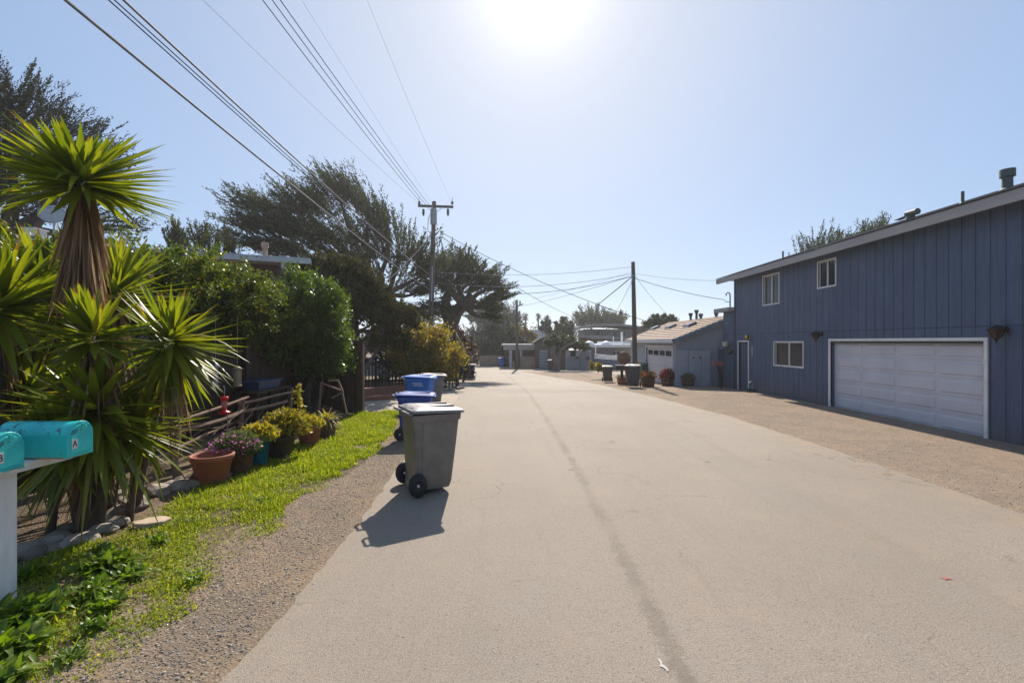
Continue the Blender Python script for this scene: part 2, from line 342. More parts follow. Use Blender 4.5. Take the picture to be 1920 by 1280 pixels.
tag(ribbon('packed_gravel_driveway', [(5.8, -6), (5.8, 13), (5.3, 16), (4.7, 19.5), (4.0, 27), (2.4, 34), (.5, 40)], [(12, -6), (12, 13), (12, 16), (12, 19.5), (11.5, 27), (10, 34), (6, 40.5)], M_PACKED, .006, 300, 14, .03, 6), kind='structure')
tag(ribbon('concrete_apron', [(-9.0, 13.5), (-8, 16), (-7, 19.3), (-4.5, 22), (-4, 28)], [(-1.8, 13.45), (-1.8, 16), (-1.8, 19.3), (-1.9, 22), (-2, 28)], M_CONC, .005, 120, 12, .01, 8), kind='structure')
tag(ribbon('far_yard_ground', [(-16, 42), (-12, 60)], [(20, 27), (22, 60)], mat('pale_dirt', (.36, .29, .22), (.28, .22, .17), .95, 1.5, 6, .3, 40), .004, 60, 20, 0, 9), kind='structure')
# paint marks on the road
def decal(name, pts, m, label, cat, z=.0165):
    b = MB(); k = len(pts); b.add([(p[0], p[1], float(hgt(p[0], p[1]))+z) for p in pts], [tuple(range(k))])
    return tag(b.build(name, m), label, cat)
c = G(1772, 1087)
decal('paint_mark', [(c.x-.05, c.y+.03), (c.x-.01, c.y+.01), (c.x+.02, c.y+.02), (c.x+.06, c.y-.02), (c.x+.01, c.y-.012), (c.x-.02, c.y-.03), (c.x-.015, c.y)], mat('red_paint', (.42, .10, .09), rough=.8), 'small red survey paint mark on the asphalt at the right', 'paint mark')
c = G(1243, 1252)
decal('paint_mark', [(c.x-.012, c.y+.06), (c.x-.002, c.y+.066), (c.x+.004, c.y+.03), (c.x-.002, c.y+.012), (c.x+.010, c.y+.004), (c.x+.022, c.y-.02), (c.x+.020, c.y-.045), (c.x+.008, c.y-.05), (c.x+.006, c.y-.03), (c.x-.006, c.y-.012), (c.x-.02, c.y-.006), (c.x-.018, c.y+.006), (c.x-.008, c.y+.02)], mat('white_spill', (.50, .48, .46), rough=.8), 'small white paint spill on the dark seam of the road', 'paint mark')

# ================================================================ BLUE HOUSE
def m_siding(name, col, col2, seamz=None, axis=1, pitch=.305):
    m = bpy.data.materials.new(name); m.use_nodes = True; h = NT(m); b = h.N['Principled BSDF']
    tc = h.n('ShaderNodeTexCoord').outputs['Object']; geo = h.n('ShaderNodeNewGeometry').outputs['Position']
    sx = h.n('ShaderNodeSeparateXYZ'); h.L.new(geo, sx.inputs[0]); y = sx.outputs[axis]; z = sx.outputs[2]
    fr = h.m('FRACT', h.m('DIVIDE', y, pitch)); gr = h.ss(h.m('ABSOLUTE', h.m('SUBTRACT', fr, .5)), .025, .045)     # 0 in the groove
    st = h.n('ShaderNodeMapping'); st.inputs['Scale'].default_value = (6, 6, .5); h.L.new(geo, st.inputs[0])
    n1 = h.noise(st.outputs[0], 3, 5, .65); n2 = h.noise(geo, .7, 4)
    c = h.mix(h.ss(n1, .30, .70), col, col2); c = h.mix(h.m('MULTIPLY', h.ss(n2, .45, .7), .3), c, tuple(v*.8 for v in col))
    brd = h.n('ShaderNodeTexWhiteNoise'); brd.noise_dimensions = '1D'; h.L.new(h.m('FLOOR', h.m('ADD', h.m('DIVIDE', y, pitch), .5)), brd.inputs['W'])
    c = h.mix(h.m('MULTIPLY', brd.outputs['Value'], .18), c, tuple(v*1.25 for v in col2))
    c = h.mix(h.m('MULTIPLY', h.m('SUBTRACT', 1, gr), .75), c, tuple(v*.25 for v in col))
    hh = gr
    if seamz:
        for sz in seamz:
            g2 = h.ss(h.m('ABSOLUTE', h.m('SUBTRACT', z, sz)), .006, .014); c = h.mix(h.m('MULTIPLY', h.m('SUBTRACT', 1, g2), .6), c, tuple(v*.3 for v in col)); hh = h.m('MULTIPLY', hh, g2)
    dr = h.n('ShaderNodeMapping'); dr.inputs['Scale'].default_value = (5, 5, .22); h.L.new(geo, dr.inputs[0]); n3 = h.noise(dr.outputs[0], 1.7, 6, .7)
    c = h.mix(h.m('MULTIPLY', h.ss(n3, .55, .72), .38), c, tuple(v*.55 for v in col)); c = h.mix(h.m('MULTIPLY', h.ss(n3, .45, .30), .30), c, tuple(v*1.5+.01 for v in col2))
    nf = h.m('FRACT', h.m('DIVIDE', z, .41)); nd = h.m('MULTIPLY', h.ss(h.m('ABSOLUTE', h.m('SUBTRACT', nf, .5)), .022, .010), h.ss(h.m('ABSOLUTE', h.m('SUBTRACT', h.m('ABSOLUTE', h.m('SUBTRACT', fr, .5)), .12)), .03, .012))
    c = h.mix(h.m('MULTIPLY', nd, .55), c, tuple(v*.35 for v in col))
    # splash dirt low on the boards
    dn = h.m('MULTIPLY', h.ss(z, .60, .0), h.ss(n1, .25, .6)); c = h.mix(h.m('MULTIPLY', dn, .55), c, (.16, .13, .10))
    h.L.new(c, b.inputs['Base Color']); b.inputs['Roughness'].default_value = .62; b.inputs['Specular IOR Level'].default_value = .4
    bp = h.n('ShaderNodeBump'); bp.inputs['Strength'].default_value = 1; bp.inputs['Distance'].default_value = .012
    h.L.new(h.m('ADD', hh, h.m('MULTIPLY', n1, .12)), bp.inputs['Height']); h.L.new(bp.outputs[0], b.inputs['Normal']); return m
M_BLUE = m_siding('blue_siding', (.062, .090, .150), (.086, .120, .190), (2.37,))
M_BLUE2 = m_siding('blue_siding_end', (.062, .090, .150), (.086, .120, .190), axis=0)
M_WHITE = mat('white_paint', (.80, .78, .76), (.70, .68, .66), .5, 3, 5, .05)
M_GWHITE = mat('garage_white', (.60, .60, .64), (.53, .53, .58), .5, 1.5, 5, .04, 30)
M_FASCIA = mat('fascia_grey', (.40, .37, .36), (.33, .31, .30), .7, 2, 5, .1, stretch=(1, .3, 4))
def m_glass(name='window_glass', tint=(.03, .035, .04)):
    m = bpy.data.materials.new(name); m.use_nodes = True; b = m.node_tree.nodes['Principled BSDF']
    b.inputs['Base Color'].default_value = tint+(1,); b.inputs['Roughness'].default_value = .03; b.inputs['Specular IOR Level'].default_value = .35; b.inputs['IOR'].default_value = 1.45
    return m
M_GLASS = m_glass()
def wallx(mb, X, t, y0, y1, z0, z1, holes, topf=None):
    """wall in the plane x=X (thickness t towards +x) with rectangular openings (ya,yb,za,zb)"""
    ysx = sorted({y0, y1, *[h for q in holes for h in q[:2]]}); zsx = sorted({z0, z1, *[h for q in holes for h in q[2:]]})
    for a, b in zip(ysx[:-1], ysx[1:]):
        for c_, d in zip(zsx[:-1], zsx[1:]):
            cy, cz = (a+b)/2, (c_+d)/2
            if any(q[0] < cy < q[1] and q[2] < cz < q[3] for q in holes): continue
            mb.box((X, a, c_), (X+t, b, d))
HX = 10.02
house = T('blue_house', 'two storey blue house with vertical board siding and wide white garage door', 'house', (HX+3, 10, 0))
GA = (9.72, 14.42, -.05, 2.06)         # garage opening y0,y1,z0,z1
DR = (19.45, 20.28, -.2, 2.03)
W1 = (15.78, 17.5, 1.16, 2.02); W2 = (17.2, 18.28, 3.5, 4.62); W3 = (14.2, 15.0, 3.8, 4.62)
b = MB(); wallx(b, HX, .16, -3, 20.62, -.3, 4.86, [GA, DR, W1, W2, W3]); b.build('wall', M_BLUE, house)
b = MB(); b.box((HX+.16, 20.47, -.3), (HX+8, 20.6, 4.86)); b.box((HX+.16, -2.98, -.3), (HX+8, -2.85, 4.86)); b.box((HX+8, -2.98, -.3), (HX+8.14, 20.6, 4.86))
b.add([(HX+.16, 20.6, 4.86), (HX+8.1, 20.6, 4.86), (HX+4.1, 20.6, 6.1)], [(0, 1, 2)]); b.build('end_wall', M_BLUE2, house)
# corner trim
b = MB(); b.box((HX-.022, 20.56, -.3), (HX-.002, 20.66, 4.84)); b.build('corner_trim', mat('blue_trim', (.035, .052, .09)), house)
# roof: fascia, soffit, shingle slopes
EX = 9.6; RS = .318
b = MB(); b.box((EX, -3.6, 4.72), (EX+.04, 21.45, 4.955)); b.build('fascia', M_FASCIA, house, bevel=.004)
b = MB(); b.box((EX+.042, -3.6, 4.865), (HX+1.2, 21.43, 4.885)); b.build('soffit', mat('soffit', (.12, .12, .13)), house)
def m_shingle(name, a, b_, sx_=1.0):
    m = bpy.data.materials.new(name); m.use_nodes = True; h = NT(m); p = h.N['Principled BSDF']
    tc = h.n('ShaderNodeTexCoord').outputs['Object']; br = h.n('ShaderNodeTexBrick'); mp = h.n('ShaderNodeMapping'); mp.inputs['Rotation'].default_value = (0, 0, R(90)); h.L.new(tc, mp.inputs[0]); h.L.new(mp.outputs[0], br.inputs['Vector'])
    br.inputs['Scale'].default_value = 1; br.inputs['Brick Width'].default_value = .33*sx_; br.inputs['Row Height'].default_value = .15*sx_; br.inputs['Mortar Size'].default_value = .008
    br.inputs['Color1'].default_value = tuple(a)+(1,); br.inputs['Color2'].default_value = tuple(b_)+(1,); br.inputs['Mortar'].default_value = tuple(v*.3 for v in a)+(1,)
    c = h.mix(h.m('MULTIPLY', h.ss(h.noise(tc, 1.5, 5), .4, .7), .4), br.outputs['Color'], tuple(v*.7 for v in a)); h.L.new(c, p.inputs['Base Color']); p.inputs['Roughness'].default_value = .9
    return m
M_SH = m_shingle('grey_shingle', (.20, .19, .18), (.27, .25, .23))
b = MB(); rw = 4.6
for k in range(28):        # stepped shingle courses
    x0 = EX-.03+k*rw/28; x1 = x0+rw/28+.01; z0 = 4.972+(x0-EX)*RS; z1 = 4.972+(x1-EX)*RS
    b.add([(x0, -3.65, z0+.022), (x0, 21.5, z0+.022), (x1, 21.5, z1), (x1, -3.65, z1), (x0, -3.65, z0), (x0, 21.5, z0)], [(0, 1, 2, 3), (4, 5, 1, 0)])
zr = 4.972+rw*RS; b.add([(EX-.03+rw, -3.65, zr), (EX-.03+rw, 21.5, zr), (EX+2*rw+.4, 21.5, 4.9), (EX+2*rw+.4, -3.65, 4.9)], [(0, 1, 2, 3)])
b.add([(EX-.03, 21.5, 4.95), (EX+rw-.03, 21.5, zr-.02), (EX+rw-.03, 21.5, zr-.26), (EX-.03, 21.5, 4.72)], [(0, 1, 2, 3)])
b.build('roof', M_SH, house)
def frame_x(name, q, X, wd, proud, m, parent, bottom=True, bev=.004):
    y0, y1, z0, z1 = q; b = MB(); a = X-proud; c_ = X+.05
    b.box((a, y0-wd, z0-(wd if bottom else 0)), (c_, y0, z1+wd)); b.box((a, y1, z0-(wd if bottom else 0)), (c_, y1+wd, z1+wd)); b.box((a, y0, z1), (c_, y1, z1+wd))
    if bottom: b.box((a, y0, z0-wd), (c_, y1, z0))
    return b.build(name, m, parent, bevel=bev)
def window_x(q, parent, blinds=False, slide=.5, X=HX):
    y0, y1, z0, z1 = q; fr_ = frame_x('window', q, X, .038, .025, M_WHITE, parent)
    b = MB(); t = .022
    ym = y0+(y1-y0)*slide
    for a, c_ in ((y0, ym), (ym, y1)):
        b.box((X+.03, a, z0), (X+.06, a+t, z1)); b.box((X+.03, c_-t, z0), (X+.06, c_, z1)); b.box((X+.03, a+t, z0), (X+.06, c_-t, z0+t)); b.box((X+.03, a+t, z1-t), (X+.06, c_-t, z1))
    b.build('sash', M_WHITE, fr_)
    b = MB(); b.box((X+.064, y0+.002, z0+.002), (X+.07, y1-.002, z1-.002)); b.build('pane', M_GLASS, fr_)
    if blinds:
        b = MB(); n = int((z1-z0)/.05)
        for k in range(n): z = z0+.02+k*.05; b.box((X+.10, y0+.02, z), (X+.13, y1-.02, z+.012))
        b.build('blind', mat('blind', (.25, .23, .2)), fr_)
window_x(W1, house); window_x(W2, house, slide=.5); window_x(W3, house, slide=.52)
# entry door
dfr = frame_x('door_trim', DR, HX, .06, .02, M_WHITE, house, bottom=False)
b = MB(); b.box((HX+.08, DR[0]+.01, -.18), (HX+.12, DR[1]-.01, 2.02)); d = b.build('door', mat('blue_door', (.07, .10, .16), (.06, .085, .14), .5), house)
b = MB(); b.lathe((HX+.05, DR[0]+.12, .95), [(0, -.03), (.025, -.02), (.03, 0), (.02, .02), (0, .03)], 10); b.build('handle', mat('brass', (.5, .35, .12), rough=.35, metal=1), d)
# garage door with four by five raised panels
frame_x('garage_trim', GA, HX, .075, .03, M_WHITE, house, bottom=False)
gd = MB(); gx = HX+.13; y0, y1, z0, z1 = GA; gd.box((gx, y0, z0), (gx+.04, y1, z1-.0)); 
rows = 5; rh = (z1-z0-.03)/rows
gdo = None
gdm = MB()
for r_ in range(rows):
    za = z0+.02+r_*rh; zb = za+rh-.008
    gdm.box((gx-.012, y0+.004, za), (gx-.001, y1-.004, zb))
    for c_ in range(4):
        pw = (y1-y0-.1)/4; ya = y0+.05+c_*pw+.07; yb = ya+pw-.14; zc, zd = za+.07, zb-.07
        # raised panel: sunk border then a bevelled field
        o_ = [(gx-.0135, ya, zc), (gx-.0135, yb, zc), (gx-.0135, yb, zd), (gx-.0135, ya, zd)]
        i1 = [(gx-.004, ya+.018, zc+.018), (gx-.004, yb-.018, zc+.018), (gx-.004, yb-.018, zd-.018), (gx-.004, ya+.018, zd-.018)]
        i1 = [(gx-.030, p[1], p[2]) for p in i1]; i2 = [(gx-.030, ya+.018, zc+.018)]*0
        gdm.loft([o_, i1], cap=True)
gdm.v += []; garage = gd.build('garage_door', M_GWHITE, house); gdm.build('door_panel', M_GWHITE, garage)
b = MB(); b.box((gx-.016, (y0+y1)/2-.12, z0+.12), (gx-.05, (y0+y1)/2+.12, z0+.15)); b.build('handle', M_GWHITE, garage)
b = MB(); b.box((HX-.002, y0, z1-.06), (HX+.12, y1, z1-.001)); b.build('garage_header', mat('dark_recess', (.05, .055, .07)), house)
# low wing at the far end with its flat roof
b = MB(); b.box((HX+.05, 20.64, -.4), (HX+3, 21.85, 3.42)); b.build('wing_wall', M_BLUE, house)
b = MB(); b.box((HX-.28, 20.7, 3.43), (HX+3.2, 22.15, 3.60)); b.build('wing_roof', M_FASCIA, house, bevel=.005)
# vents and pipes through the shingles
def roofz(x): return 4.972+(x-EX)*RS
def vent(px, ytop, Xr, kind, label=None):
    Y = F*Xr/(px-960); zb = roofz(Xr)-.05; zt = CAMH+(640-ytop)/F*Y; b = MB(); h_ = zt-zb
    if kind == 'cap':
        b.tube([(Xr, Y, zb), (Xr, Y, zt-.10)], .09, 14); b.tube([(Xr, Y, zt-.16), (Xr, Y, zt)], [.13, .13], 14); b.tube([(Xr, Y, zb+.04), (Xr, Y, zb+.09)], [.15, .095], 14)
    elif kind == 'pipe': b.tube([(Xr, Y, zb), (Xr, Y, zt)], .032, 10); b.tube([(Xr, Y, zb+.03), (Xr, Y, zb+.1)], [.08, .035], 10)
    else:
        b.tube([(Xr, Y, zb), (Xr, Y, zt-.12)], [.12, .10], 12); b.tube([(Xr, Y-.22, zt-.05), (Xr, Y+.10, zt-.04)], [.085, .085], 12); b.bar((Xr, Y+.05, zt-.09), (Xr, Y+.42, zt-.12), .16, .012)
    b.build('roof_vent', mat('vent_metal', (.07, .09, .09), (.05, .065, .065), .6), house)
vent(1889, 318, 10.7, 'cap'); vent(1805, 359, 10.6, 'pipe'); vent(1707, 397, 10.6, 'elbow'); vent(1468, 471, 10.5, 'pipe')
# service mast (goose-neck conduit) on the wing
mx, my = HX+.25, F*(HX+.25)/(1369-960); b = MB(); zb = 3.6
b.tube([(mx, my, zb-.4), (mx, my, zb+.62), (mx-.03, my, zb+.72), (mx-.11, my, zb+.75), (mx-.18, my, zb+.70), (mx-.19, my, zb+.60)], .03, 10)
b.box((mx-.25, my-.02, zb+.30), (mx-.03, my+.02, zb+.33)); b.build('service_mast', mat('conduit', (.10, .15, .19), rough=.5, metal=.3), house)
MAST = Vector((mx-.22, my, zb+.40))
# lanterns by the garage
def lantern(Y, z, label):
    t = T('wall_lantern', label, 'wall lamp', (HX, Y, z-.2), 'bronze lanterns beside the garage door')
    br = mat('dark_bronze', (.030, .020, .014), (.02, .014, .010), .6, metal=.1)
    b = MB(); b.tube([(HX-.002, Y, z), (HX-.03, Y, z)], [.07, .055], 12); b.tube([(HX-.02, Y, z), (HX-.12, Y, z+.08), (HX-.2, Y, z+.06), (HX-.2, Y, z+.0)], .012, 6); b.build('bracket', br, t)
    c_ = (HX-.2, Y, z); b = MB(); b.lathe(c_, [(0, .10), (.02, .09), (.05, .065), (.13, .03), (.155, .0), (.15, -.01), (.0, -.01)], 8, smooth=False); b.build('roof', br, t)
    b = MB(); b.lathe(c_, [(.12, -.012), (.085, -.13), (.05, -.19), (0, -.2)], 8, smooth=False); b.build('glass', mat('amber_glass', (.06, .04, .025), (.04, .025, .015), .4, trans=.15), t)
    b = MB()
    for k in range(8): a = k*math.pi/4; b.tube([(c_[0]+.125*math.cos(a), Y+.125*math.sin(a), z-.012), (c_[0]+.088*math.cos(a), Y+.088*math.sin(a), z-.13), (c_[0]+.02*math.cos(a), Y+.02*math.sin(a), z-.21)], .006, 4)
    b.lathe((c_[0], Y, z-.2), [(.03, 0), (.02, -.03), (.008, -.06), (.014, -.075), (0, -.09)], 8); b.build('cage', br, t)
lantern(14.83, 2.3, 'bronze wall lantern at the far upper corner of the garage door')
lantern(9.30, 2.29, 'bronze wall lantern to the right of the garage door')
# brass coach lamp, thermometer, flower pots on the wall
Y = 19.3; t = T('door_lamp', 'small brass lamp on the siding above the entry door', 'wall lamp', (HX, Y, 2.2)); br = mat('brass', (.5, .35, .12))
b = MB(); b.tube([(HX, Y, 2.22), (HX-.12, Y, 2.26)], [.05, .02], 10); b.build('bracket', br, t); b = MB(); b.lathe((HX-.14, Y, 2.26), [(0, .1), (.03, .08), (.08, .02), (.09, 0), (.07, -.09), (.03, -.13), (0, -.13)], 12); b.build('shade', br, t)
b = MB(); b.box((HX-.03, 19.06, 1.45), (HX-.003, 19.13, 1.88)); b.box((HX-.035, 19.085, 1.5), (HX-.031, 19.105, 1.84)); tag(b.build('thermometer', mat('therm', (.45, .40, .38), (.3, .27, .26)), bevel=.006), 'slim pale thermometer on blue siding beside the entry door', 'thermometer')
for (Yp, zz, m_, lab) in ((21.25, 1.80, mat('cream_glaze', (.62, .58, .42), (.45, .40, .3), .4), 'cream glazed pot hanging on the blue wing wall'), (20.85, 1.46, mat('green_glaze', (.05, .07, .05), (.03, .04, .03), .4), 'dark green pot hanging on the wall beside the door frame')):
    t = T('wall_pot', lab, 'flower pot', (HX-.1, Yp, zz)); b = MB(); b.lathe((HX-.14, Yp, zz), [(0, 0), (.07, 0), (.11, .06), (.13, .16), (.12, .22), (.135, .24), (.12, .24), (.10, .2), (0, .19)], 16); b.build('pot', m_, t)
    b = MB(); b.tube([(HX, Yp, zz+.34), (HX-.14, Yp, zz+.32), (HX-.14, Yp, zz+.22)], .006, 5); b.build('hook', mat('iron', (.03, .03, .03), rough=.5, metal=.6), t)
# ================================================================ VEGETATION
M_BARK = mat('bark', (.10, .075, .055), (.05, .038, .03), .9, 8, 6, .6, 20, stretch=(3, 3, .6))
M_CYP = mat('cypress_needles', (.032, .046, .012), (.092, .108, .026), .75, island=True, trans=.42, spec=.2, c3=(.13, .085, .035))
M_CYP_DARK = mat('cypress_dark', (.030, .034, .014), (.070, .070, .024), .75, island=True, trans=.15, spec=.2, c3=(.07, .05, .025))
M_HAZED = mat('hazed_foliage', (.10, .12, .10), (.17, .19, .16), .8, island=True, trans=.3, spec=.2)  # distance haze painted into the pale leaf tone
M_HEDGE = mat('hedge_leaf', (.048, .082, .012), (.135, .17, .02), .36, island=True, trans=.42, spec=.55, tcol=(1.5, 1.5, .5), c3=(.22, .10, .045))
M_SHRUB = mat('shrub_leaf', (.14, .15, .018), (.28, .25, .035), .5, island=True, trans=.5, spec=.4, tcol=(1.5, 1.2, .4), c3=(.32, .12, .05))
M_GREEN = mat('plain_leaf', (.04, .06, .018), (.09, .11, .03), .6, island=True, trans=.3, spec=.3)
M_TWIG = mat('twig', (.09, .07, .05), (.05, .04, .03), .9)
def plume_tufts(bases, dirs, lens, k, ll, lw, r, spread=.28, curve=.25, m=9):
    """feathery shoots: a main axis with alternating side shoots, small needles laid along each"""
    n = len(bases); up = np.array([0, 0, 1.]); D = unit(dirs); L_ = lens.reshape(-1, 1)
    S = unit(np.cross(D, rand_dir(n, r))); parts = []
    def lay(B0, D0, L0, kk, sp):
        n0 = len(B0); t = r.random((n0, kk, 1)); c = B0[:, None]+D0[:, None]*L0[:, None]*t+up*L0[:, None]*curve*t*t+r.normal(size=(n0, kk, 3))*sp*L0[:, None]*(1.05-t)
        ld = D0[:, None]+r.normal(size=(n0, kk, 3))*.30; l = ll*(1.2-.6*t[..., 0])*r.uniform(.7, 1.3, (n0, kk)); wv = lw*r.uniform(.7, 1.3, (n0, kk))
        return leaves(c.reshape(-1, 3), ld.reshape(-1, 3), l.ravel(), wv.ravel(), r)
    parts.append(lay(bases, D, L_, max(10, int(k*.42)), spread*.16))
    ks = max(3, int(k*.58/m)+1)
    for q in range(m):
        t = .08+.80*(q+.5)/m; a = (1 if q % 2 else -1); side = unit(S*a+rand_dir(n, r)*.45); B1 = bases+D*L_*t+up*L_*curve*t*t; D1 = unit(D*.95+side*.38); L1 = L_*(.30*(1-t)+.10)*r.uniform(.7, 1.3, (n, 1))
        parts.append(lay(B1, D1, L1, ks, spread*.25))
    return merge(parts)
def curved(a, b, r, n=6, amp=.08, sag=0):
    a = np.array(a, float); b = np.array(b, float); L_ = np.linalg.norm(b-a); o = r.normal(size=(2, 3))*amp*L_; pts = []
    for i in range(n+1):
        t = i/n; pts.append(tuple(a+(b-a)*t+o[0]*math.sin(math.pi*t)+o[1]*math.sin(2*math.pi*t)*.5+np.array([0, 0, -sag*L_*math.sin(math.pi*t)])))
    return pts
def tree(name, label, cat, base, blobs, fork, n, plen, k, ll, lw, bias, mcrown, trunk_r, seed, group=None, limbs=True, shell=.45, spread=.28, curve=.25, outw=.8, trunkpts=None, twigs=.3, mbark=None, fan=None, nz=.22):
    """blobs: list of (centre xyz, radii xyz); fork: point where the limbs leave the trunk"""
    r = np.random.default_rng(seed); t = T(name, label, cat, base, group); mb = MB(); base = np.array(base, float); fork = np.array(fork, float)
    tp = [tuple(p) for p in trunkpts] if trunkpts is not None else curved(base-[0, 0, .3], fork, r, 6, .03)
    mb.tube(tp, list(np.linspace(trunk_r*1.25, trunk_r*.7, len(tp))), 12)
    C = np.array([b_[0] for b_ in blobs], float); RR = np.array([b_[1] for b_ in blobs], float)
    wgt = (RR.prod(1))**(2/3); wgt /= wgt.sum(); which = r.choice(len(blobs), n, p=wgt)
    u = rand_dir(n, r); u[:, 2] = np.where(u[:, 2] < -.3, -u[:, 2]*.6, u[:, 2]); rad = shell+(1-shell)*r.random((n, 1))**.5
    bases = C[which]+unit(u)*RR[which]*rad; bias = np.array(bias, float)
    dirs = unit((unit(u*RR[which])*outw if fan is None else unit(bases-np.array(fan, float))*1.0)+bias*r.uniform(.5, 1.2, (n, 1))+r.normal(size=(n, 3))*nz); lens = plen*r.uniform(.5, 1.35, n)
    bases = bases-dirs*lens[:, None]*.22
    V, Q = plume_tufts(bases, dirs, lens, k, ll, lw, r, spread, curve)
    if limbs:
        for c_, rr in zip(C, RR):
            s = fork+(np.array(tp[max(0, len(tp)-2)])-fork)*r.random()*.8
            p = curved(s, c_-np.array([0, 0, rr[2]*.15]), r, 6, .07, .05); mb.tube(p, list(np.linspace(trunk_r*.55, trunk_r*.16, len(p))), 7)
        idx = r.choice(n, int(n*twigs), replace=False)
        for i in idx:
            c_ = C[which[i]]; s = c_+(bases[i]-c_)*r.uniform(0, .25)+r.normal(size=3)*.1
            p = curved(s, bases[i]+dirs[i]*lens[i]*.5, r, 3, .06, .04); mb.tube(p, [trunk_r*.09, trunk_r*.07, trunk_r*.05, .01], 3, cap=False)
    mb.build('trunk', mbark or M_BARK, t, recalc=False); npmesh('crown', V, Q, mcrown, t)
    return t
def B(px, py, Z, rx, ry, depth=None):      # ellipsoid from a pixel centre, pixel radii, distance
    p = P(px, py, Z); s = Z/F; return (tuple(p), (rx*s, depth if depth else (rx+ry)*.5*s, ry*s))
Z = 28
big = [B(575, 400, Z, 65, 28), B(640, 375, Z, 50, 28), B(690, 415, Z, 45, 26), B(520, 430, Z, 65, 20), B(600, 450, Z, 80, 18), B(560, 475, Z, 70, 13), B(715, 450, Z, 45, 20), B(670, 480, Z, 70, 16), B(745, 485, Z, 50, 16),
       B(790, 515, Z, 45, 14), B(720, 520, Z, 60, 14), B(775, 550, Z+1, 50, 14), B(755, 585, Z+1, 60, 16), B(745, 620, Z+1, 50, 22), B(650, 520, Z, 60, 18), B(480, 392, Z, 45, 12), B(470, 425, Z, 45, 9), B(470, 458, Z, 45, 8), B(810, 575, Z, 35, 12)]
tree('cypress_tree', 'large windswept cypress spreading over the grey roof, behind the crossarm pole', 'tree', G(735, 712)+Vector((-1.2, 7.5, 0)), big, tuple(P(705, 560, Z)), 950, 2.2, 105, .18, .052, (-.45, 0, .10), M_CYP, .42, 11, shell=.2, spread=.13, curve=.12, twigs=.45, fan=tuple(P(720, 550, Z)), nz=.12)
Z = 31
tb = P(838, 700, Z); tb.z = float(g(Z))
rt = [B(858, 505, Z, 30, 16), B(885, 528, Z, 45, 14), B(835, 530, Z, 35, 14), B(910, 545, Z, 35, 10), B(925, 560, Z, 25, 10), B(850, 545, Z, 50, 8), B(905, 575, Z, 16, 16), B(912, 595, Z, 12, 14), B(812, 515, Z, 25, 18)]
t = tree('cypress_tree', 'smaller leaning cypress with bare forked trunk to the right of the crossarm pole', 'tree', tb, rt, tuple(P(868, 570, Z)), 330, 1.5, 100, .17, .052, (.25, 0, .12), M_CYP, .5, 12, shell=.2, spread=.15, curve=.1, fan=tuple(P(850, 565, Z)), nz=.16,
     trunkpts=[P(835, 705, Z), P(832, 640, Z), P(846, 605, Z), P(855, 585, Z), P(868, 572, Z), P(888, 555, Z)], twigs=.3)
mb = MB(); mb.tube([P(845, 606, Z), P(835, 585, Z), P(836, 560, Z), P(848, 535, Z)], [.4, .36, .32, .16], 10); mb.tube([P(874, 566, Z), P(895, 566, Z), P(915, 580, Z)], [.2, .14, .06], 8)
mb.tube([P(836, 640, Z), P(850, 632, Z), P(858, 650, Z), P(856, 700, Z)], [.35, .42, .4, .45], 10); mb.build('limb', M_BARK, t, recalc=False)
Z = 20
lf = [B(40, 230, Z, 75, 50), B(-60, 260, Z, 100, 90), B(120, 270, Z, 70, 40), B(30, 310, Z, 120, 50), B(-40, 370, Z, 120, 60), B(110, 350, Z, 90, 40), B(60, 400, Z, 120, 35), B(170, 320, Z, 50, 30), B(190, 430, Z, 70, 20), B(20, 180, Z, 35, 30)]
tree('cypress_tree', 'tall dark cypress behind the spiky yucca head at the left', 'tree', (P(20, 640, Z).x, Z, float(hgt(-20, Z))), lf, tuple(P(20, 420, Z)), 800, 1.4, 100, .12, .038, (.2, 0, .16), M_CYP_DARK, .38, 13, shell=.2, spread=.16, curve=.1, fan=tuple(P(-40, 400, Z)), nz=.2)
for (px, py, w_, h_, Z, lab, sd_) in ((385, 455, 28, 22, 30, 'small conifer tip just behind the vine hedge, right of two', 21), (330, 450, 18, 16, 30, 'low conifer tip just behind the vine hedge, left of two', 22), (430, 462, 16, 14, 31, 'little conifer tip at the left end of the grey flat roof', 23)):
    bl = [B(px, py+14, Z, w_, h_), B(px-w_*.2, py, Z, w_*.5, h_*.8)]
    tree('cypress_tree', lab, 'tree', (P(px, 640, Z).x, Z, float(hgt(-20, Z))), bl, tuple(P(px, py+30, Z)), 42, 1.5, 100, .16, .05, (-.1, 0, .3), M_CYP, .2, sd_, group='conifers beyond the left houses', shell=.1, curve=.1, spread=.16, fan=tuple(P(px, py+45, Z)))
for (px, py, w_, h_, Z, lab, sd_) in ((1545, 466, 42, 34, 34, 'dark cypress top rising behind the blue house roof, wider of the two', 24), (1630, 446, 24, 22, 34, 'thin cypress sprig rising above the blue house roof, right of the wide one', 25)):
    bl = [B(px, py+18, Z, w_, h_), B(px+w_*.5, py+4, Z, w_*.5, h_*.5), B(px-w_*.7, py+30, Z, w_*.6, h_*.4)]
    tree('cypress_tree', lab, 'tree', (P(px, 640, Z).x, Z, -.5), bl, tuple(P(px, py+50, Z)), 80, 1.7, 100, .16, .05, (.15, 0, .2), M_CYP, .2, sd_, group='cypress tops behind the blue house', shell=.1, curve=.12, spread=.16, fan=tuple(P(px-10, py+70, Z)))
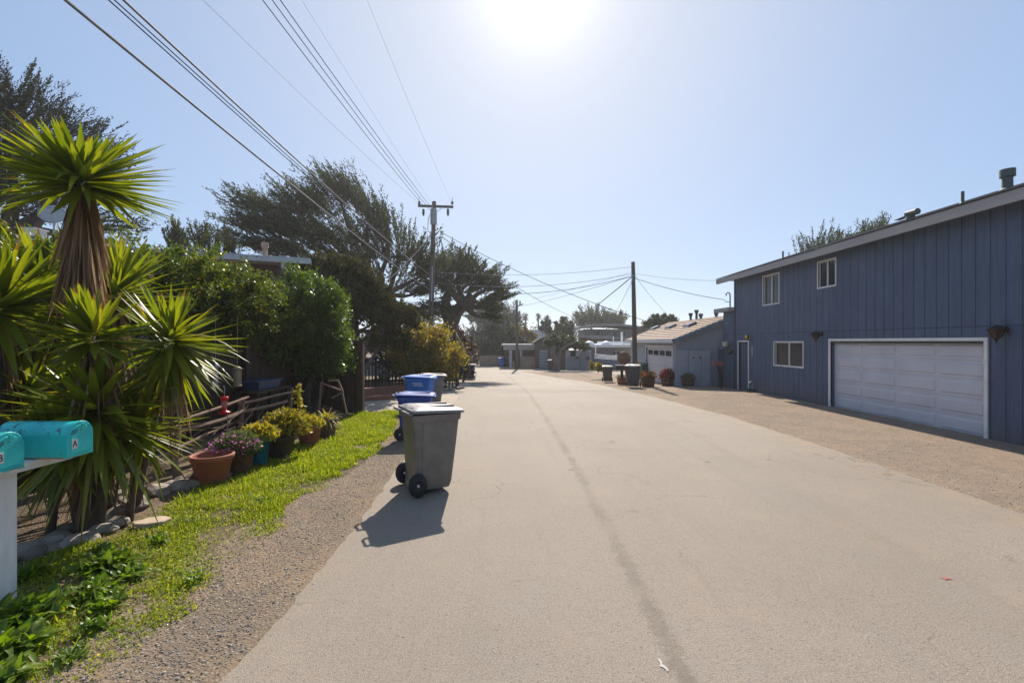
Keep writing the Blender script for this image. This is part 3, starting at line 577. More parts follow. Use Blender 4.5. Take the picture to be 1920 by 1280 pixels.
# dark rounded bush-tree before the big cypress, with pale bare stems
Z = 18
dk = [B(640, 530, Z, 62, 42, 1.3), B(600, 520, Z, 40, 30, 1.0), B(680, 560, Z, 45, 40, 1.0), B(700, 600, Z, 45, 45, 1.0), B(740, 610, Z, 38, 35, 1.0), B(650, 580, Z, 50, 40, 1.0), B(735, 650, Z+.5, 40, 25, .8)]
t = tree('juniper_tree', 'dense dark juniper with pale bare stems rising behind the brown fence', 'tree', G(672, 735)+Vector((-.2, .5, .1)), dk, tuple(P(665, 620, Z)), 1700, .42, 34, .12, .055, (0, -.1, .35), mat('juniper', (.045, .048, .014), (.11, .105, .026), .8, island=True, trans=.35, spec=.2, c3=(.10, .075, .03)), .16, 14, shell=.35, spread=.5, curve=.1, twigs=.12)
mb = MB()
for a, c_, e in (((655, 700), (662, 620), (668, 580)), ((668, 700), (690, 640), (705, 590)), ((675, 705), (715, 640), (722, 590)), ((650, 690), (640, 640), (630, 590))):
    mb.tube([P(*a, Z), P((a[0]+c_[0])/2+3, (a[1]+c_[1])/2, Z), P(*c_, Z), P(*e, Z)], [.09, .08, .065, .05], 8)
mb.build('stem', mat('pale_bark', (.14, .11, .09), (.08, .06, .05), .9, 6, 5, .4, stretch=(3, 3, .5)), t, recalc=False)
# leaf masses --------------------------------------------------------------
def leaf_mass(blobs, n, size, r, shell=.72, droop=.15, lump=.16, inner=.35, clump=None):
    """leaves gathered in clumps over the shell of the blobs, with a thinner filling inside"""
    C = np.array([b_[0] for b_ in blobs], float); RR = np.array([b_[1] for b_ in blobs], float); wgt = RR.prod(1)**(2/3); wgt /= wgt.sum()
    cs = clump or min(1.7*size, .17*float((RR.prod(1)**(1/3)).mean())); nk = max(12, int(n/120)); wk = r.choice(len(blobs), nk, p=wgt); uk = rand_dir(nk, r)
    lk = 1+lump*(np.sin(uk[:, 0]*7+wk*2.1)*np.sin(uk[:, 1]*6+wk)+np.sin(uk[:, 2]*9+uk[:, 0]*5+wk*1.3))
    ck = C[wk]+uk*RR[wk]*(r.uniform(.80, 1.06, nk)*lk)[:, None]; ax = unit(uk*.8+rand_dir(nk, r)*.6+np.array([0, 0, .5]))
    ni = int(n*inner); no = n-ni; k = r.integers(0, nk, no); sz = r.uniform(.6, 1.5, nk)[k][:, None]
    po = ck[k]+r.normal(size=(no, 3))*cs*sz*.75+ax[k]*np.abs(r.normal(size=(no, 1)))*cs*sz*.9; Do = unit(ax[k]+r.normal(size=(no, 3))*.75)
    wi = r.choice(len(blobs), ni, p=wgt); ui = rand_dir(ni, r); pi_ = C[wi]+ui*RR[wi]*r.uniform(.3, .86, (ni, 1)); p = np.vstack([po, pi_]); D = np.vstack([Do, unit(ui+r.normal(size=(ni, 3))*.8)])
    return leaves(p, D, size*r.uniform(.6, 1.25, n), size*.52*r.uniform(.7, 1.2, n), r, flat=unit(D*.3+r.normal(size=(n, 3))*.5+np.array([0, 0, .8])))
def bb(x, y, z, rx, ry, rz): return ((x, y, z), (rx, ry, rz))
r = np.random.default_rng(31)
# vine hedge running beside the street over the fence
t = T('vine_hedge', 'long glossy vine hedge draped over the brown garden fence', 'hedge', (-6.2, 9.2, .25))
hb = []
for i, y in enumerate(np.linspace(6.3, 11.2, 12)):
    x = -6.55+.9*(y-6.3)/4.9*.75; top = 3.50+.12*math.sin(i*1.9)+(.12 if i > 3 else 0)-.55*max(0, (y-9.6)/1.6); hb.append(bb(x, y, top-.62, .75, .55, .66+.05*math.sin(i*3)))
    if i % 2 == 0: hb.append(bb(x+.15, y, top-1.25, .62, .5, .55))
V, Q = leaf_mass(hb, 85000, .078, r, inner=.25, clump=.085); npmesh('foliage', V, Q, M_HEDGE, t)
mb = MB()
for y in np.linspace(6.4, 11, 9): mb.tube(curved((-6.1+r.uniform(-.2, .2), y, .1), (-6.2+r.uniform(-.3, .3), y+r.uniform(-.4, .4), 2.6), r, 6, .06), [.05, .045, .04, .035, .03, .025, .02], 6)
mb.build('stem', M_TWIG, t, recalc=False)
t = T('rounded_shrub', 'tall rounded glossy green shrub against the end of the brown fence', 'shrub', (-5.35, 12.0, .2))
sb = [bb(-5.45, 12.0, 3.0, .85, .8, .68), bb(-5.05, 12.1, 2.35, .72, .75, .75), bb(-5.9, 11.6, 2.6, .8, .7, .7), bb(-4.78, 12.2, 1.75, .45, .55, .5), bb(-5.35, 12, 1.7, .6, .6, .5), bb(-4.95, 12.15, 2.95, .5, .5, .42)]
V, Q = leaf_mass(sb, 52000, .078, r, inner=.25, clump=.085); npmesh('foliage', V, Q, mat('shrub_gloss', (.045, .086, .014), (.125, .175, .024), .36, island=True, trans=.44, spec=.55, tcol=(1.5, 1.6, .5), c3=(.13, .14, .03)), t)
mb = MB()
for k in range(5): mb.tube(curved((-5.3+r.uniform(-.15, .15), 12+r.uniform(-.1, .1), .0), (-5.3+r.uniform(-.5, .4), 12, 2.4), r, 6, .05), [.06, .055, .05, .04, .03, .025, .02], 6)
mb.build('stem', M_TWIG, t, recalc=False)
# yellow-green round shrub in its ring of stones
sc_ = G(823, 729); t = T('round_shrub', 'yellow green dome shrub on a single stem in a ring of stones', 'shrub', sc_)
cz = P(802, 669, sc_.y); sbl = [bb(cz.x, sc_.y, cz.z+.05, 1.45, 1.3, 1.0), bb(cz.x-.45, sc_.y-.1, cz.z-.2, 1.05, 1.0, .75), bb(cz.x+.55, sc_.y-.1, cz.z-.2, .95, .95, .78), bb(cz.x, sc_.y-.3, cz.z+.5, .9, .8, .6)]
V, Q = leaf_mass(sbl, 16000, .14, r, inner=.25, lump=.06, clump=.16); npmesh('foliage', V, Q, M_SHRUB, t)
mb = MB(); s0 = sc_; mb.tube([s0-Vector((0, 0, .1)), s0+Vector((-.03, 0, .3)), s0+Vector((-.12, 0, .6)), s0+Vector((-.35, 0, 1.0))], [.22, .17, .15, .1], 10)
for k in range(9): a = k*.7; mb.tube([s0+Vector((-.12, 0, .55)), s0+Vector((-.3+.5*math.cos(a), .5*math.sin(a), .95)), s0+Vector((-.3+1.0*math.cos(a), .9*math.sin(a), 1.45))], [.07, .045, .02], 6)
mb.build('stem', M_BARK, t, recalc=False)
# ---------------------------------------------------------------- stones
M_STONE = mat('stone', (.34, .29, .24), (.22, .19, .16), .9, 5, 6, .6, 25)
M_STONE2 = mat('stone_dark', (.20, .17, .14), (.12, .10, .08), .9, 5, 6, .6, 25)
def rock_mesh(mb, c, s, r, flat=.6):
    import bmesh
    bm = bmesh.new(); bmesh.ops.create_icosphere(bm, subdivisions=2, radius=1); ph = r.uniform(0, 6, 6)
    cuts = rand_dir(7, r)
    for v in bm.verts:
        p = np.array(v.co)
        for cdir in cuts:
            d = p@cdir
            if d > .72: p = p-cdir*(d-.72)
        n_ = 1+.12*math.sin(p[0]*4+ph[0])*math.sin(p[1]*4+ph[1])+.06*math.sin(p[2]*9+ph[2]+p[0]*7); v.co = p*n_
    a = r.uniform(0, 6.28); ca, sa = math.cos(a), math.sin(a); vs = []
    for v in bm.verts: x, y, z = v.co.x*s[0], v.co.y*s[1], v.co.z*s[2]*flat; vs.append((c[0]+x*ca-y*sa, c[1]+x*sa+y*ca, c[2]+z))
    fs = [tuple(w_.index for w_ in f.verts) for f in bm.faces]; mb.add(vs, fs); bm.free()
r = np.random.default_rng(5)
ring = None
for k in range(11):
    a = k*2*math.pi/11+.2; x = s0.x+(1.0+.1*math.sin(k*5))*math.cos(a); y = s0.y+(.8+.1*math.cos(k*3))*math.sin(a)-.1; q = MB(); rock_mesh(q, (x, y, float(hgt(x, y))+.05), (.17, .13, .12), r, .8)
    tag(q.build('stone', M_STONE), 'rounded stone in the ring around the yellow green dome shrub', 'stone', 'stones ringing the round shrub')
gz = lambda x, y: float(hgt(x, y))
rocks = []
for k in range(48):       # tumbled wall at the edge of the yucca bed
    y = r.uniform(4.3, 7.0); x = -4.38-(.35*r.random())-.12*(7-y)*.2+.15*math.sin(y*3); s_ = r.uniform(.06, .17); q = MB(); rock_mesh(q, (x, y, gz(x, y)+s_*.25), (s_*1.3, s_, s_), r, .62)
    tag(q.build('stone', M_STONE if k % 3 else M_STONE2), 'weathered stone in the tumbled low wall at the edge of the yucca bed', 'stone', 'stones of the low yucca bed wall')
q = MB(); c_ = G(281, 991); pts = [(c_.x-.18, c_.y-.02), (c_.x-.1, c_.y+.10), (c_.x+.04, c_.y+.16), (c_.x+.17, c_.y+.10), (c_.x+.16, c_.y-.02), (c_.x+.02, c_.y-.09), (c_.x-.1, c_.y-.09)]
q.prism(pts, .07, o=(0, 0, gz(c_.x, c_.y)-.01)); tag(q.build('flagstone', mat('flagstone', (.50, .40, .29), (.40, .31, .22), .9, 6, 5, .3), bevel=.012), 'flat tan flagstone lying in the grass below the terracotta pot', 'flagstone')

# ---------------------------------------------------------------- yuccas
M_YUC = mat('yucca_leaf', (.10, .15, .014), (.22, .25, .025), .36, island=True, trans=.5, spec=.5, tcol=(1.5, 1.4, .3), c3=(.30, .28, .04))
M_DEAD = mat('dead_leaf', (.38, .24, .13), (.17, .095, .05), .85, island=True, trans=.35, spec=.2, c3=(.52, .40, .26))
def rosette(c, L_, n, r, elmin=-35, elmax=88, axis=(0, 0, 1), W_=.055, droop=.10, top_short=.38, power=1.0):
    c = np.array(c, float); az = r.uniform(0, 2*math.pi, n)+np.arange(n)*2.39996; tt = ((np.arange(n)+.5)/n)**power; el = np.radians(elmin+(elmax-elmin)*tt)+r.normal(size=n)*.06
    D = np.stack([np.cos(az)*np.cos(el), np.sin(az)*np.cos(el), np.sin(el)], 1)
    ax = np.array(axis, float); ax /= np.linalg.norm(ax); zax = np.array([0, 0, 1.]); v = np.cross(zax, ax); cc = zax@ax
    if np.linalg.norm(v) > 1e-4: K = np.array([[0, -v[2], v[1]], [v[2], 0, -v[0]], [-v[1], v[0], 0]]); D = D@(np.eye(3)+K+K@K/(1+cc)).T
    Lr = L_*r.uniform(.82, 1.12, n)*(1-top_short*np.clip((tt-.55)/.45, 0, 1))
    Bp = c+D*.05+ax*(tt[:, None]*.14)*L_*1.3
    bent = np.where(r.random(n) < .09, r.uniform(.25, .6, n), 0)
    return strips(Bp, D, Lr, W_*r.uniform(.72, 1.15, n), droop*(1-tt)*r.uniform(.4, 1.4, n)+bent, 5, r, .18, 0, .7)
def skirt(top, bot, n, r, r0=.08, r1=.28, L_=(.5, .95)):
    top = np.array(top, float); bot = np.array(bot, float); t_ = r.random(n)**.7; az = r.uniform(0, 6.283, n); c = top+(bot-top)*t_[:, None]*.75
    o = np.stack([np.cos(az), np.sin(az), 0*az], 1); Bp = c+o*r0; D = o*r.uniform(.08, .35, n)[:, None]*(r1/.28)+np.array([0, 0, -1.]); return strips(Bp, D, r.uniform(*L_, n), r.uniform(.018, .04, n), r.uniform(-.05, .12, n), 4, r, .35, .1, .8)
def yucca(label, px, py, Z_, L_, n, seed, axis=(0, 0, 1), elmin=-35, elmax=88, sk=0, skl=.8, W_=.055, base=None, droop=.04, tr=.075, power=1.0, skr=.28, ts=.3):
    r = np.random.default_rng(seed); c = P(px, py, Z_); b0 = base or (c.x-axis[0]*.8, c.y-axis[1]*.8); gz0 = gz(*b0)
    t = T('yucca', label, 'yucca', (b0[0], b0[1], gz0), 'yuccas in the bed behind the mailboxes')
    mb = MB(); mb.tube([(b0[0], b0[1], gz0-.1), (b0[0]*.6+c.x*.4, b0[1]*.6+c.y*.4, gz0+(c.z-gz0)*.4), (c.x-axis[0]*.1, c.y-axis[1]*.1, c.z-.15), tuple(c)], [tr*1.3, tr, tr, tr*.7], 9); mb.build('trunk', M_BARK, t, recalc=False)
    V, Q = rosette(c, L_, n, r, elmin, elmax, axis, W_, droop, ts, power); set_t(npmesh('leaf_head', V, Q, M_YUC, t), np.tile(np.repeat(np.linspace(0, 1, 6), 3), n))
    if sk: V, Q = skirt((c.x, c.y, c.z-.02), (c.x, c.y, c.z-skl), sk, r, L_=(.35, .85), r1=skr); npmesh('dead_leaf_skirt', V, Q, M_DEAD, t)
    return t
yucca('small yucca rosette low in the shade between the left edge and the mailbox A', 60, 740, 5.3, .72, 130, 48, (-.1, -.4, 1), -45, 86, 0, .6, .066, base=(-5.5, 5.5))
hh_ = NT(M_YUC); pb_ = hh_.N['Principled BSDF']; rampo = pb_.inputs['Base Color'].links[0].from_socket
at_ = hh_.n('ShaderNodeAttribute', attribute_name='along'); gi_ = hh_.n('ShaderNodeNewGeometry'); thr = hh_.m('SUBTRACT', 1.02, hh_.m('MULTIPLY', hh_.m('POWER', gi_.outputs['Random Per Island'], 3), .28))
tipf = hh_.m('MULTIPLY', hh_.m('GREATER_THAN', at_.outputs['Fac'], thr), .9); tipc = hh_.mix(tipf, rampo, (.16, .085, .035)); hh_.L.new(tipc, pb_.inputs['Base Color'])
for nd_ in hh_.N:
    if nd_.type == 'MIX' and nd_.blend_type == 'MULTIPLY': hh_.L.new(tipc, nd_.inputs[6])
yucca('low shaded yucca rosette just right of the mailbox A', 262, 812, 5.0, .60, 120, 51, (.2, -.4, 1), -55, 86, 0, .6, .062, base=(-4.35, 5.2), tr=.035)
yucca('low shaded yucca rosette between the mailbox A and the stones', 120, 845, 4.6, .62, 120, 52, (-.1, -.4, 1), -55, 86, 0, .6, .066, base=(-4.75, 4.7), tr=.035)
yucca('tallest yucca, its spiky head high on a trunk shagged with dead brown leaves', 155, 350, 4.7, .77, 220, 41, (.02, -.12, 1), -20, 68, 380, .85, .082, base=(-4.5, 4.85), droop=.04, tr=.085, power=1.35, skr=.20, ts=.60)
yucca('lowest yucca rosette, just above and behind the turquoise mailbox', 184, 785, 4.65, .80, 175, 42, (.05, -.4, 1), -64, 86, 25, .5, .088, base=(-4.45, 4.95), tr=.055)
yucca('mid height yucca rosette below the shaggy trunk, pointing up', 178, 640, 4.5, .58, 85, 43, (0, -.25, 1), -25, 86, 20, .6, .082, base=(-4.75, 5.4))
yucca('yucca rosette nearest the hedge, leaning right toward the street', 316, 650, 5.2, .72, 150, 44, (.45, -.25, 1), -62, 84, 30, .6, .074, base=(-4.6, 5.55), tr=.055)
yucca('large dark yucca cut off by the left edge of the photo', -5, 590, 4.9, .92, 130, 45, (.1, -.1, 1), -30, 86, 40, .8, .09, base=(-5.6, 5.0))
yucca('yucca rosette half hidden behind the shaggy trunk', 215, 560, 6.0, .85, 110, 46, (.15, 0, 1), -20, 86, 30, .6, .072, base=(-5.3, 6.3))
yucca('upright yucca tips showing in front of the grey flat roof at far left', 80, 545, 5.9, .80, 80, 47, (-.05, 0, 1), 0, 88, 30, .6, .07, base=(-6.1, 6.1))
# dry litter hanging under the rosettes, their shade put into its darker brown
r = np.random.default_rng(50); n = 60; c0 = np.stack([r.uniform(-5.1, -4.1, n), r.uniform(4.6, 5.7, n), r.uniform(.35, 1.2, n)], 1)
V, Q = strips(c0, np.stack([r.normal(size=n)*.35, r.normal(size=n)*.35, -np.ones(n)], 1), r.uniform(.3, .7, n), .03, .05, 4, r, .3); tag(npmesh('dead_leaves', V, Q, mat('shaded_dead_leaf', (.16, .10, .06), (.08, .05, .03), .9, island=True)), 'dry fallen yucca leaves hanging at the base of the clump', 'dead leaves', kind='stuff')

# ---------------------------------------------------------------- grass and weeds
M_GRASS = mat('grass_blade', (.13, .22, .015), (.38, .42, .03), .5, island=True, trans=.55, spec=.3, tcol=(1.35, 1.3, .35), c3=(.50, .40, .16))
def n2(x, y, s, ph=0): return (np.sin(x*s+ph)*np.sin(y*s*1.13+ph*2)+.6*np.sin(x*s*2.3+y*s*1.7+ph)+.4*np.sin(y*s*3.9-x*s*2.9+ph*3))/2
def verge_density(x, y):
    edge = np.interp(y, [0, 2.6, 3.4, 4.5, 5.7, 7, 8, 9.5, 11, 12.5, 13.3], [-2.55, -2.5, -2.46, -2.52, -2.66, -2.62, -2.5, -2.5, -2.75, -3.0, -3.3])+.14*n2(x, y, 3.1)+.07*n2(x, y, 9)
    d = sm((edge-x)/.22); back = np.interp(y, [0, 3, 5, 7, 9, 12, 13.4], [-4.7, -4.6, -4.25, -4.2, -4.25, -4.35, -4.4]); d = d*sm((x-back+.1)/.25)
    patch = np.clip(.78+.9*n2(x, y, 2.1, 1.)+.35*n2(x, y, 6.3, 2.), .06, 1); near = np.where(y < 5.5, .85, 1.0); return d*patch*np.where(y < 5.5, np.clip(.65+1.0*n2(x, y, 2.4, 2), .08, 1), 1)
r = np.random.default_rng(60); nC = 420000; xx = r.uniform(-4.9, -2.2, nC); yy = 1.6+11.8*r.random(nC)**1.15; keep = r.random(nC) < verge_density(xx, yy)*1.0; xx = xx[keep]; yy = yy[keep]; n = len(xx)
tall = .75+.6*np.clip(n2(xx, yy, 2.7, .5), -.4, 1.2); hh = r.uniform(.025, .10, n)*np.where(r.random(n) < .12, 1.7, 1.05)*tall*np.where(yy > 5.5, 1.25, .8); Bp = np.stack([xx, yy, hgt(xx, yy)+bumpy(xx, yy)-.005], 1)
D = np.stack([r.normal(size=n)*.45, r.normal(size=n)*.45, np.ones(n)], 1); V, Q = strips(Bp, D, hh, r.uniform(.006, .012, n)*np.where(yy > 7, 1.5, 1), r.uniform(.1, .5, n), 2, r, .1)
tag(npmesh('grass', V, Q, M_GRASS), 'bright short grass on the verge between the flower pots and the road', 'grass', kind='stuff')
# clover-like low leaf mat among the grass
n = 60000; xx = r.uniform(-4.8, -2.3, n); yy = 2.0+11*r.random(n)**1.2; keep = r.random(n) < verge_density(xx, yy); xx = xx[keep]; yy = yy[keep]; n = len(xx)
V, Q = leaves(np.stack([xx, yy, hgt(xx, yy)+bumpy(xx, yy)+r.uniform(.005, .03, n)], 1), np.stack([r.normal(size=n), r.normal(size=n), .5*np.ones(n)], 1), r.uniform(.015, .035, n), r.uniform(.012, .022, n), r, flat=np.tile([0, 0, 1.], (n, 1)))
tag(npmesh('clover', V, Q, M_GRASS), 'low clover leaves mixed into the verge grass', 'clover', kind='stuff')
# broad-leaved weeds in the foreground
M_WEED = mat('weed_leaf', (.08, .15, .012), (.19, .27, .022), .42, island=True, trans=.5, spec=.5, tcol=(1.3, 1.4, .35), c3=(.20, .25, .05))
def weed(x, y, L_, n, seed, lab, H_=.05):
    r = np.random.default_rng(seed); az = r.uniform(0, 6.283, n); el = np.radians(r.uniform(12, 78, n)); D = np.stack([np.cos(az)*np.cos(el), np.sin(az)*np.cos(el), np.sin(el)], 1)
    c_ = np.stack([x+r.normal(size=n)*L_*.28, y+r.normal(size=n)*L_*.28, gz(x, y)+r.uniform(0, H_, n)], 1)
    V, Q = strips(c_, D, L_*r.uniform(.5, 1.1, n), L_*.24*r.uniform(.7, 1.2, n), r.uniform(.3, .8, n), 5, r, .16, 0, .22)
    return tag(npmesh('leafy_weed', V, Q, M_WEED, smooth=True), lab, 'weed', 'broad leaved weeds on the verge')
weed(-3.62, 4.08, .26, 190, 71, 'broad leaved weed clump nearest the tan flagstone')
weed(-3.28, 3.98, .17, 70, 76, 'broad leaved weed at the gravel side of the flagstone clump')
weed(-3.55, 3.35, .27, 210, 72, 'broad leaved weed clump between the mailbox post and the gravel')
weed(-3.30, 3.0, .25, 150, 73, 'lowest broad leaved weed clump, at the bottom left corner')
weed(-3.95, 3.4, .20, 110, 74, 'broad leaved weed hiding the foot of the mailbox post')
weed(-3.75, 3.05, .22, 110, 75, 'broad leaved weed cut off by the left edge below the mailboxes')
weed(-3.1, 3.5, .17, 80, 77, 'broad leaved weed touching the gravel, right of the mailbox post clumps')
weed(-3.9, 4.35, .16, 80, 78, 'broad leaved weed in the shade left of the flagstone')
weed(-3.35, 3.68, .2, 120, 79, 'broad leaved weed filling the gap between the two big weed clumps')
weed(-3.05, 2.75, .2, 110, 80, 'broad leaved weed in the very corner at the foot of the photo')
for i_, (x_, y_, l_, n_, s_) in enumerate(((-2.85, 2.95, .12, 60, 'smallest broad leaved weed at the gravel edge, bottom left'), (-2.95, 3.25, .14, 70, 'small broad leaved weed at the gravel edge above the smallest one'), (-2.72, 3.9, .12, 60, 'lone weed in the gravel right of the flagstone clump'), (-3.55, 4.6, .14, 80, 'small weed between the flagstone and the grass tuft'), (-4.15, 3.9, .17, 90, 'broad leaved weed in the shade behind the mailbox post'))):
    weed(x_, y_, l_, n_, 120+i_, s_)
def tuft(x, y, L_, n, seed, lab):
    r = np.random.default_rng(seed); V, Q = strips(np.stack([x+r.normal(size=n)*.06, y+r.normal(size=n)*.06, np.full(n, gz(x, y)-.01)], 1), np.stack([r.normal(size=n)*.6, r.normal(size=n)*.6, np.ones(n)], 1), L_*r.uniform(.5, 1.1, n), .011, r.uniform(.3, .9, n), 4, r, .2)
    return tag(npmesh('grass_tuft', V, Q, mat('tuft', (.05, .10, .012), (.12, .19, .025), .45, island=True, trans=.35, tcol=(1.3, 1.4, .35))), lab, 'grass tuft', 'taller grass tufts in the verge')
c_ = G(490, 945); tuft(c_.x, c_.y, .22, 190, 81, 'dark grass tuft in the verge between the flagstone and the gravel')
c_ = G(350, 985); tuft(c_.x, c_.y, .16, 120, 82, 'small grass tuft just right of the tan flagstone')
c_ = G(655, 850); tuft(c_.x, c_.y, .16, 110, 83, 'grass tuft at the gravel edge left of the grey bin')
c_ = G(170, 1010); tuft(c_.x, c_.y, .15, 110, 84, 'grass tuft in the shade between the post and the flagstone')
# pebbles and dry leaf scraps
def scatter_stones(name, n, xr, yr, smin, smax, m, lab, seed, dens=None, zoff=.006):
    r = np.random.default_rng(seed); x = r.uniform(*xr, n); y = yr[0]+(yr[1]-yr[0])*r.random(n)**1.6
    if dens is not None: k = r.random(n) < dens(x, y); x = x[k]; y = y[k]; n = len(x)
    s = r.uniform(smin, smax, n)*np.where(r.random(n) < .06, 1.7, 1); base = np.array([(1,0,0),(0,1,0),(-1,0,0),(0,-1,0),(0,0,1),(0,0,-1)], float)
    Vv = base[None]*np.array([1, .75, .5])*s[:, None, None]*r.uniform(.7, 1.3, (n, 6, 1)); a = r.uniform(0, 6.28, n); ca, sa = np.cos(a)[:, None], np.sin(a)[:, None]
    X = Vv[..., 0]*ca-Vv[..., 1]*sa; Y = Vv[..., 0]*sa+Vv[..., 1]*ca; V = np.stack([X+x[:, None], Y+y[:, None], Vv[..., 2]+(hgt(x, y)+zoff+s*.2)[:, None]], -1).reshape(-1, 3)
    tri = np.array([(0,1,4),(1,2,4),(2,3,4),(3,0,4),(1,0,5),(2,1,5),(3,2,5),(0,3,5)]); Q = (np.arange(n)[:, None, None]*6+tri[None]).reshape(-1, 3)
    return tag(npmesh(name, V, Q, m), lab, 'gravel', kind='stuff')
M_PEB = mat('pebble', (.10, .095, .09), (.42, .37, .31), .85, island=True, c3=(.5, .46, .4))
shoulder = lambda x, y: sm((x+3.15)/.35)*sm((-1.72-x)/.25)
scatter_stones('gravel', 26000, (-3.3, -1.6), (1.8, 12.5), .0035, .010, M_PEB, 'loose pebbles along the left shoulder of the road', 91, shoulder)
scatter_stones('gravel', 2600, (-1.9, 6.2), (1.8, 14), .002, .005, M_PEB, 'scattered grit on the asphalt', 92, lambda x, y: .12+.88*sm((abs(x-2.1)-3.2)/.9), .014)
scatter_stones('gravel', 9000, (6.0, 10), (4.5, 20), .004, .010, M_PEB, 'loose gravel on the packed driveway before the blue house', 93)
r = np.random.default_rng(95); n = 1500; xx = r.uniform(-4.7, -2.4, n); yy = r.uniform(2.4, 12.5, n); k = r.random(n) < np.where(xx < -3.3, 1, .35); xx, yy = xx[k], yy[k]; n = len(xx)
V, Q = leaves(np.stack([xx, yy, hgt(xx, yy)+bumpy(xx, yy)+r.uniform(.008, .03, n)], 1), np.stack([r.normal(size=n), r.normal(size=n), .15*r.normal(size=n)], 1), r.uniform(.02, .05, n), r.uniform(.012, .025, n), r, flat=np.tile([0, 0, 1.], (n, 1)))
tag(npmesh('fallen_leaves', V, Q, mat('dry_leaf', (.22, .13, .07), (.40, .30, .20), .8, island=True, trans=.2, c3=(.5, .42, .33))), 'dry brown leaves fallen on the verge', 'leaves', kind='stuff')
# ================================================================ LEFT HOUSE, FENCES
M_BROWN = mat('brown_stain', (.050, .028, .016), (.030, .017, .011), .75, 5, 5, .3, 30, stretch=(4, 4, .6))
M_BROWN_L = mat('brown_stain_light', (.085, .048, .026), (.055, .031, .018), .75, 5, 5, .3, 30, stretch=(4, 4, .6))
M_OFF = mat('offwhite_trim', (.52, .52, .52), (.44, .44, .44), .6, 3)
c1 = Vector((-7.25, 16.5, 0)); c0 = Vector((-17, 12.6, 0)); dv = (c1-c0).normalized(); nv = Vector((-dv.y, dv.x, 0))     # nv points away from camera
lh = T('flat_roof_house', 'brown walled house with a thin grey flat roof, mostly hidden by the vine hedge', 'house', (-11, 18, .28))
b = MB(); q = [c0-dv*3, c1, c1+nv*9, c0-dv*3+nv*9]; b.prism([(p.x, p.y) for p in q], .07, o=(0, 0, 4.97)); rf = b.build('roof', mat('roof_grey', (.45, .46, .48), (.38, .39, .41), .6), lh)
b = MB(); b.bar(c0-dv*3+Vector((0, 0, 4.90)), c1+Vector((0, 0, 4.90)), .05, .13); b.bar(c1+Vector((0, 0, 4.90)), c1+nv*9+Vector((0, 0, 4.90)), .05, .13); b.build('fascia', M_OFF, lh)
b = MB()
for k in (.9, 2.9, 4.9, 6.9, 8.9, 10.9): p = c1-dv*k; b.bar(p-nv*.02+Vector((0, 0, 4.74)), p+nv*1.4+Vector((0, 0, 4.74)), .09, .18)
b.build('rafter', M_OFF, lh)
w0 = c0-dv*3+nv*1.3; w1 = c1-dv*1.2+nv*1.3
b = MB(); b.bar(w0+Vector((0, 0, 4.22)), w1+Vector((0, 0, 4.22)), .12, 1.4); b.build('upper_wall', mat('brown_panel', (.13, .085, .065), (.10, .065, .05), .8), lh)
b = MB(); b.bar(w0+Vector((0, 0, 1.7)), w1+Vector((0, 0, 1.7)), .12, 3.62); b.bar(w1+nv*.06+Vector((0, 0, 2.4)), w1+nv*7+Vector((0, 0, 2.4)), .12, 5.0); b.build('wall', mat('grey_panel', (.20, .20, .21), (.16, .16, .17), .7), lh)
b = MB(); p = w1-dv*1.6-nv*.075; b.bar(p+Vector((0, 0, 4.08)), p+dv*1.1+Vector((0, 0, 4.08)), .03, .18); b.build('window', M_GLASS, lh)
b = MB(); p = w1-dv*2.6-nv*.09; b.bar(p+Vector((0, 0, 1.9)), p+Vector((0, 0, 4.8)), .10, .05, (1, 0, 0)); p = w1-dv*3.0-nv*.09; b.bar(p+Vector((0, 0, 1.9)), p+Vector((0, 0, 4.8)), .07, .05, (1, 0, 0)); b.build('post', M_OFF, lh)
def pipe(px, ytop, Z_, r_, lab=None, cap=True):
    p = P(px, ytop, Z_); b = MB(); b.tube([(p.x, p.y, 5.02), (p.x, p.y, p.z-.12)], r_*.7, 12); b.tube([(p.x, p.y, p.z-.2), (p.x, p.y, p.z)], r_, 12); return b.build('chimney_pipe', mat('rusty_pipe', (.36, .30, .26), (.22, .13, .08), .7), lh)
pipe(497, 455, 18, .13)
b = MB(); p = P(66, 432, 15.5); b.box((p.x-.2, p.y-.2, 5.03), (p.x+.2, p.y+.2, p.z)); b.box((p.x-.24, p.y-.24, p.z), (p.x+.24, p.y+.24, p.z+.05)); b.build('roof_vent', M_OFF, lh)
p = P(100, 405, 15.5); t = T('satellite_dish', 'grey satellite dish on the flat roof behind the yucca skirt', 'satellite dish', (p.x, p.y, 5.04))
M = Matrix.Rotation(R(62), 4, 'X') @ Matrix.Identity(4); M = Matrix.Rotation(R(35), 4, 'Z') @ M
b = MB(); b.lathe(tuple(p), [(0, 0), (.14, .012), (.26, .045), (.36, .09), (.37, .10), (.26, .06), (.14, .025), (0, .012)], 24, M); b.build('dish', mat('dish_grey', (.42, .42, .42), rough=.5), t)
b = MB(); b.tube([(p.x, p.y+.02, 5.02), (p.x, p.y+.02, p.z-.1), tuple(p)], .03, 8); b.tube([(p.x+.5, p.y-.1, 5.02), tuple(p)], .015, 6); b.build('mast', mat('galv', (.4, .4, .42), rough=.4, metal=.8), t)
b = MB(); e = p+M.to_3x3() @ Vector((0, 0, .42)); b.tube([p+M.to_3x3() @ Vector((0, -.35, .08)), e], .012, 6); b.tube([e, e+(p-e).normalized()*.1], .035, 8); b.build('feed_arm', mat('galv', (.4, .4, .42)), t)

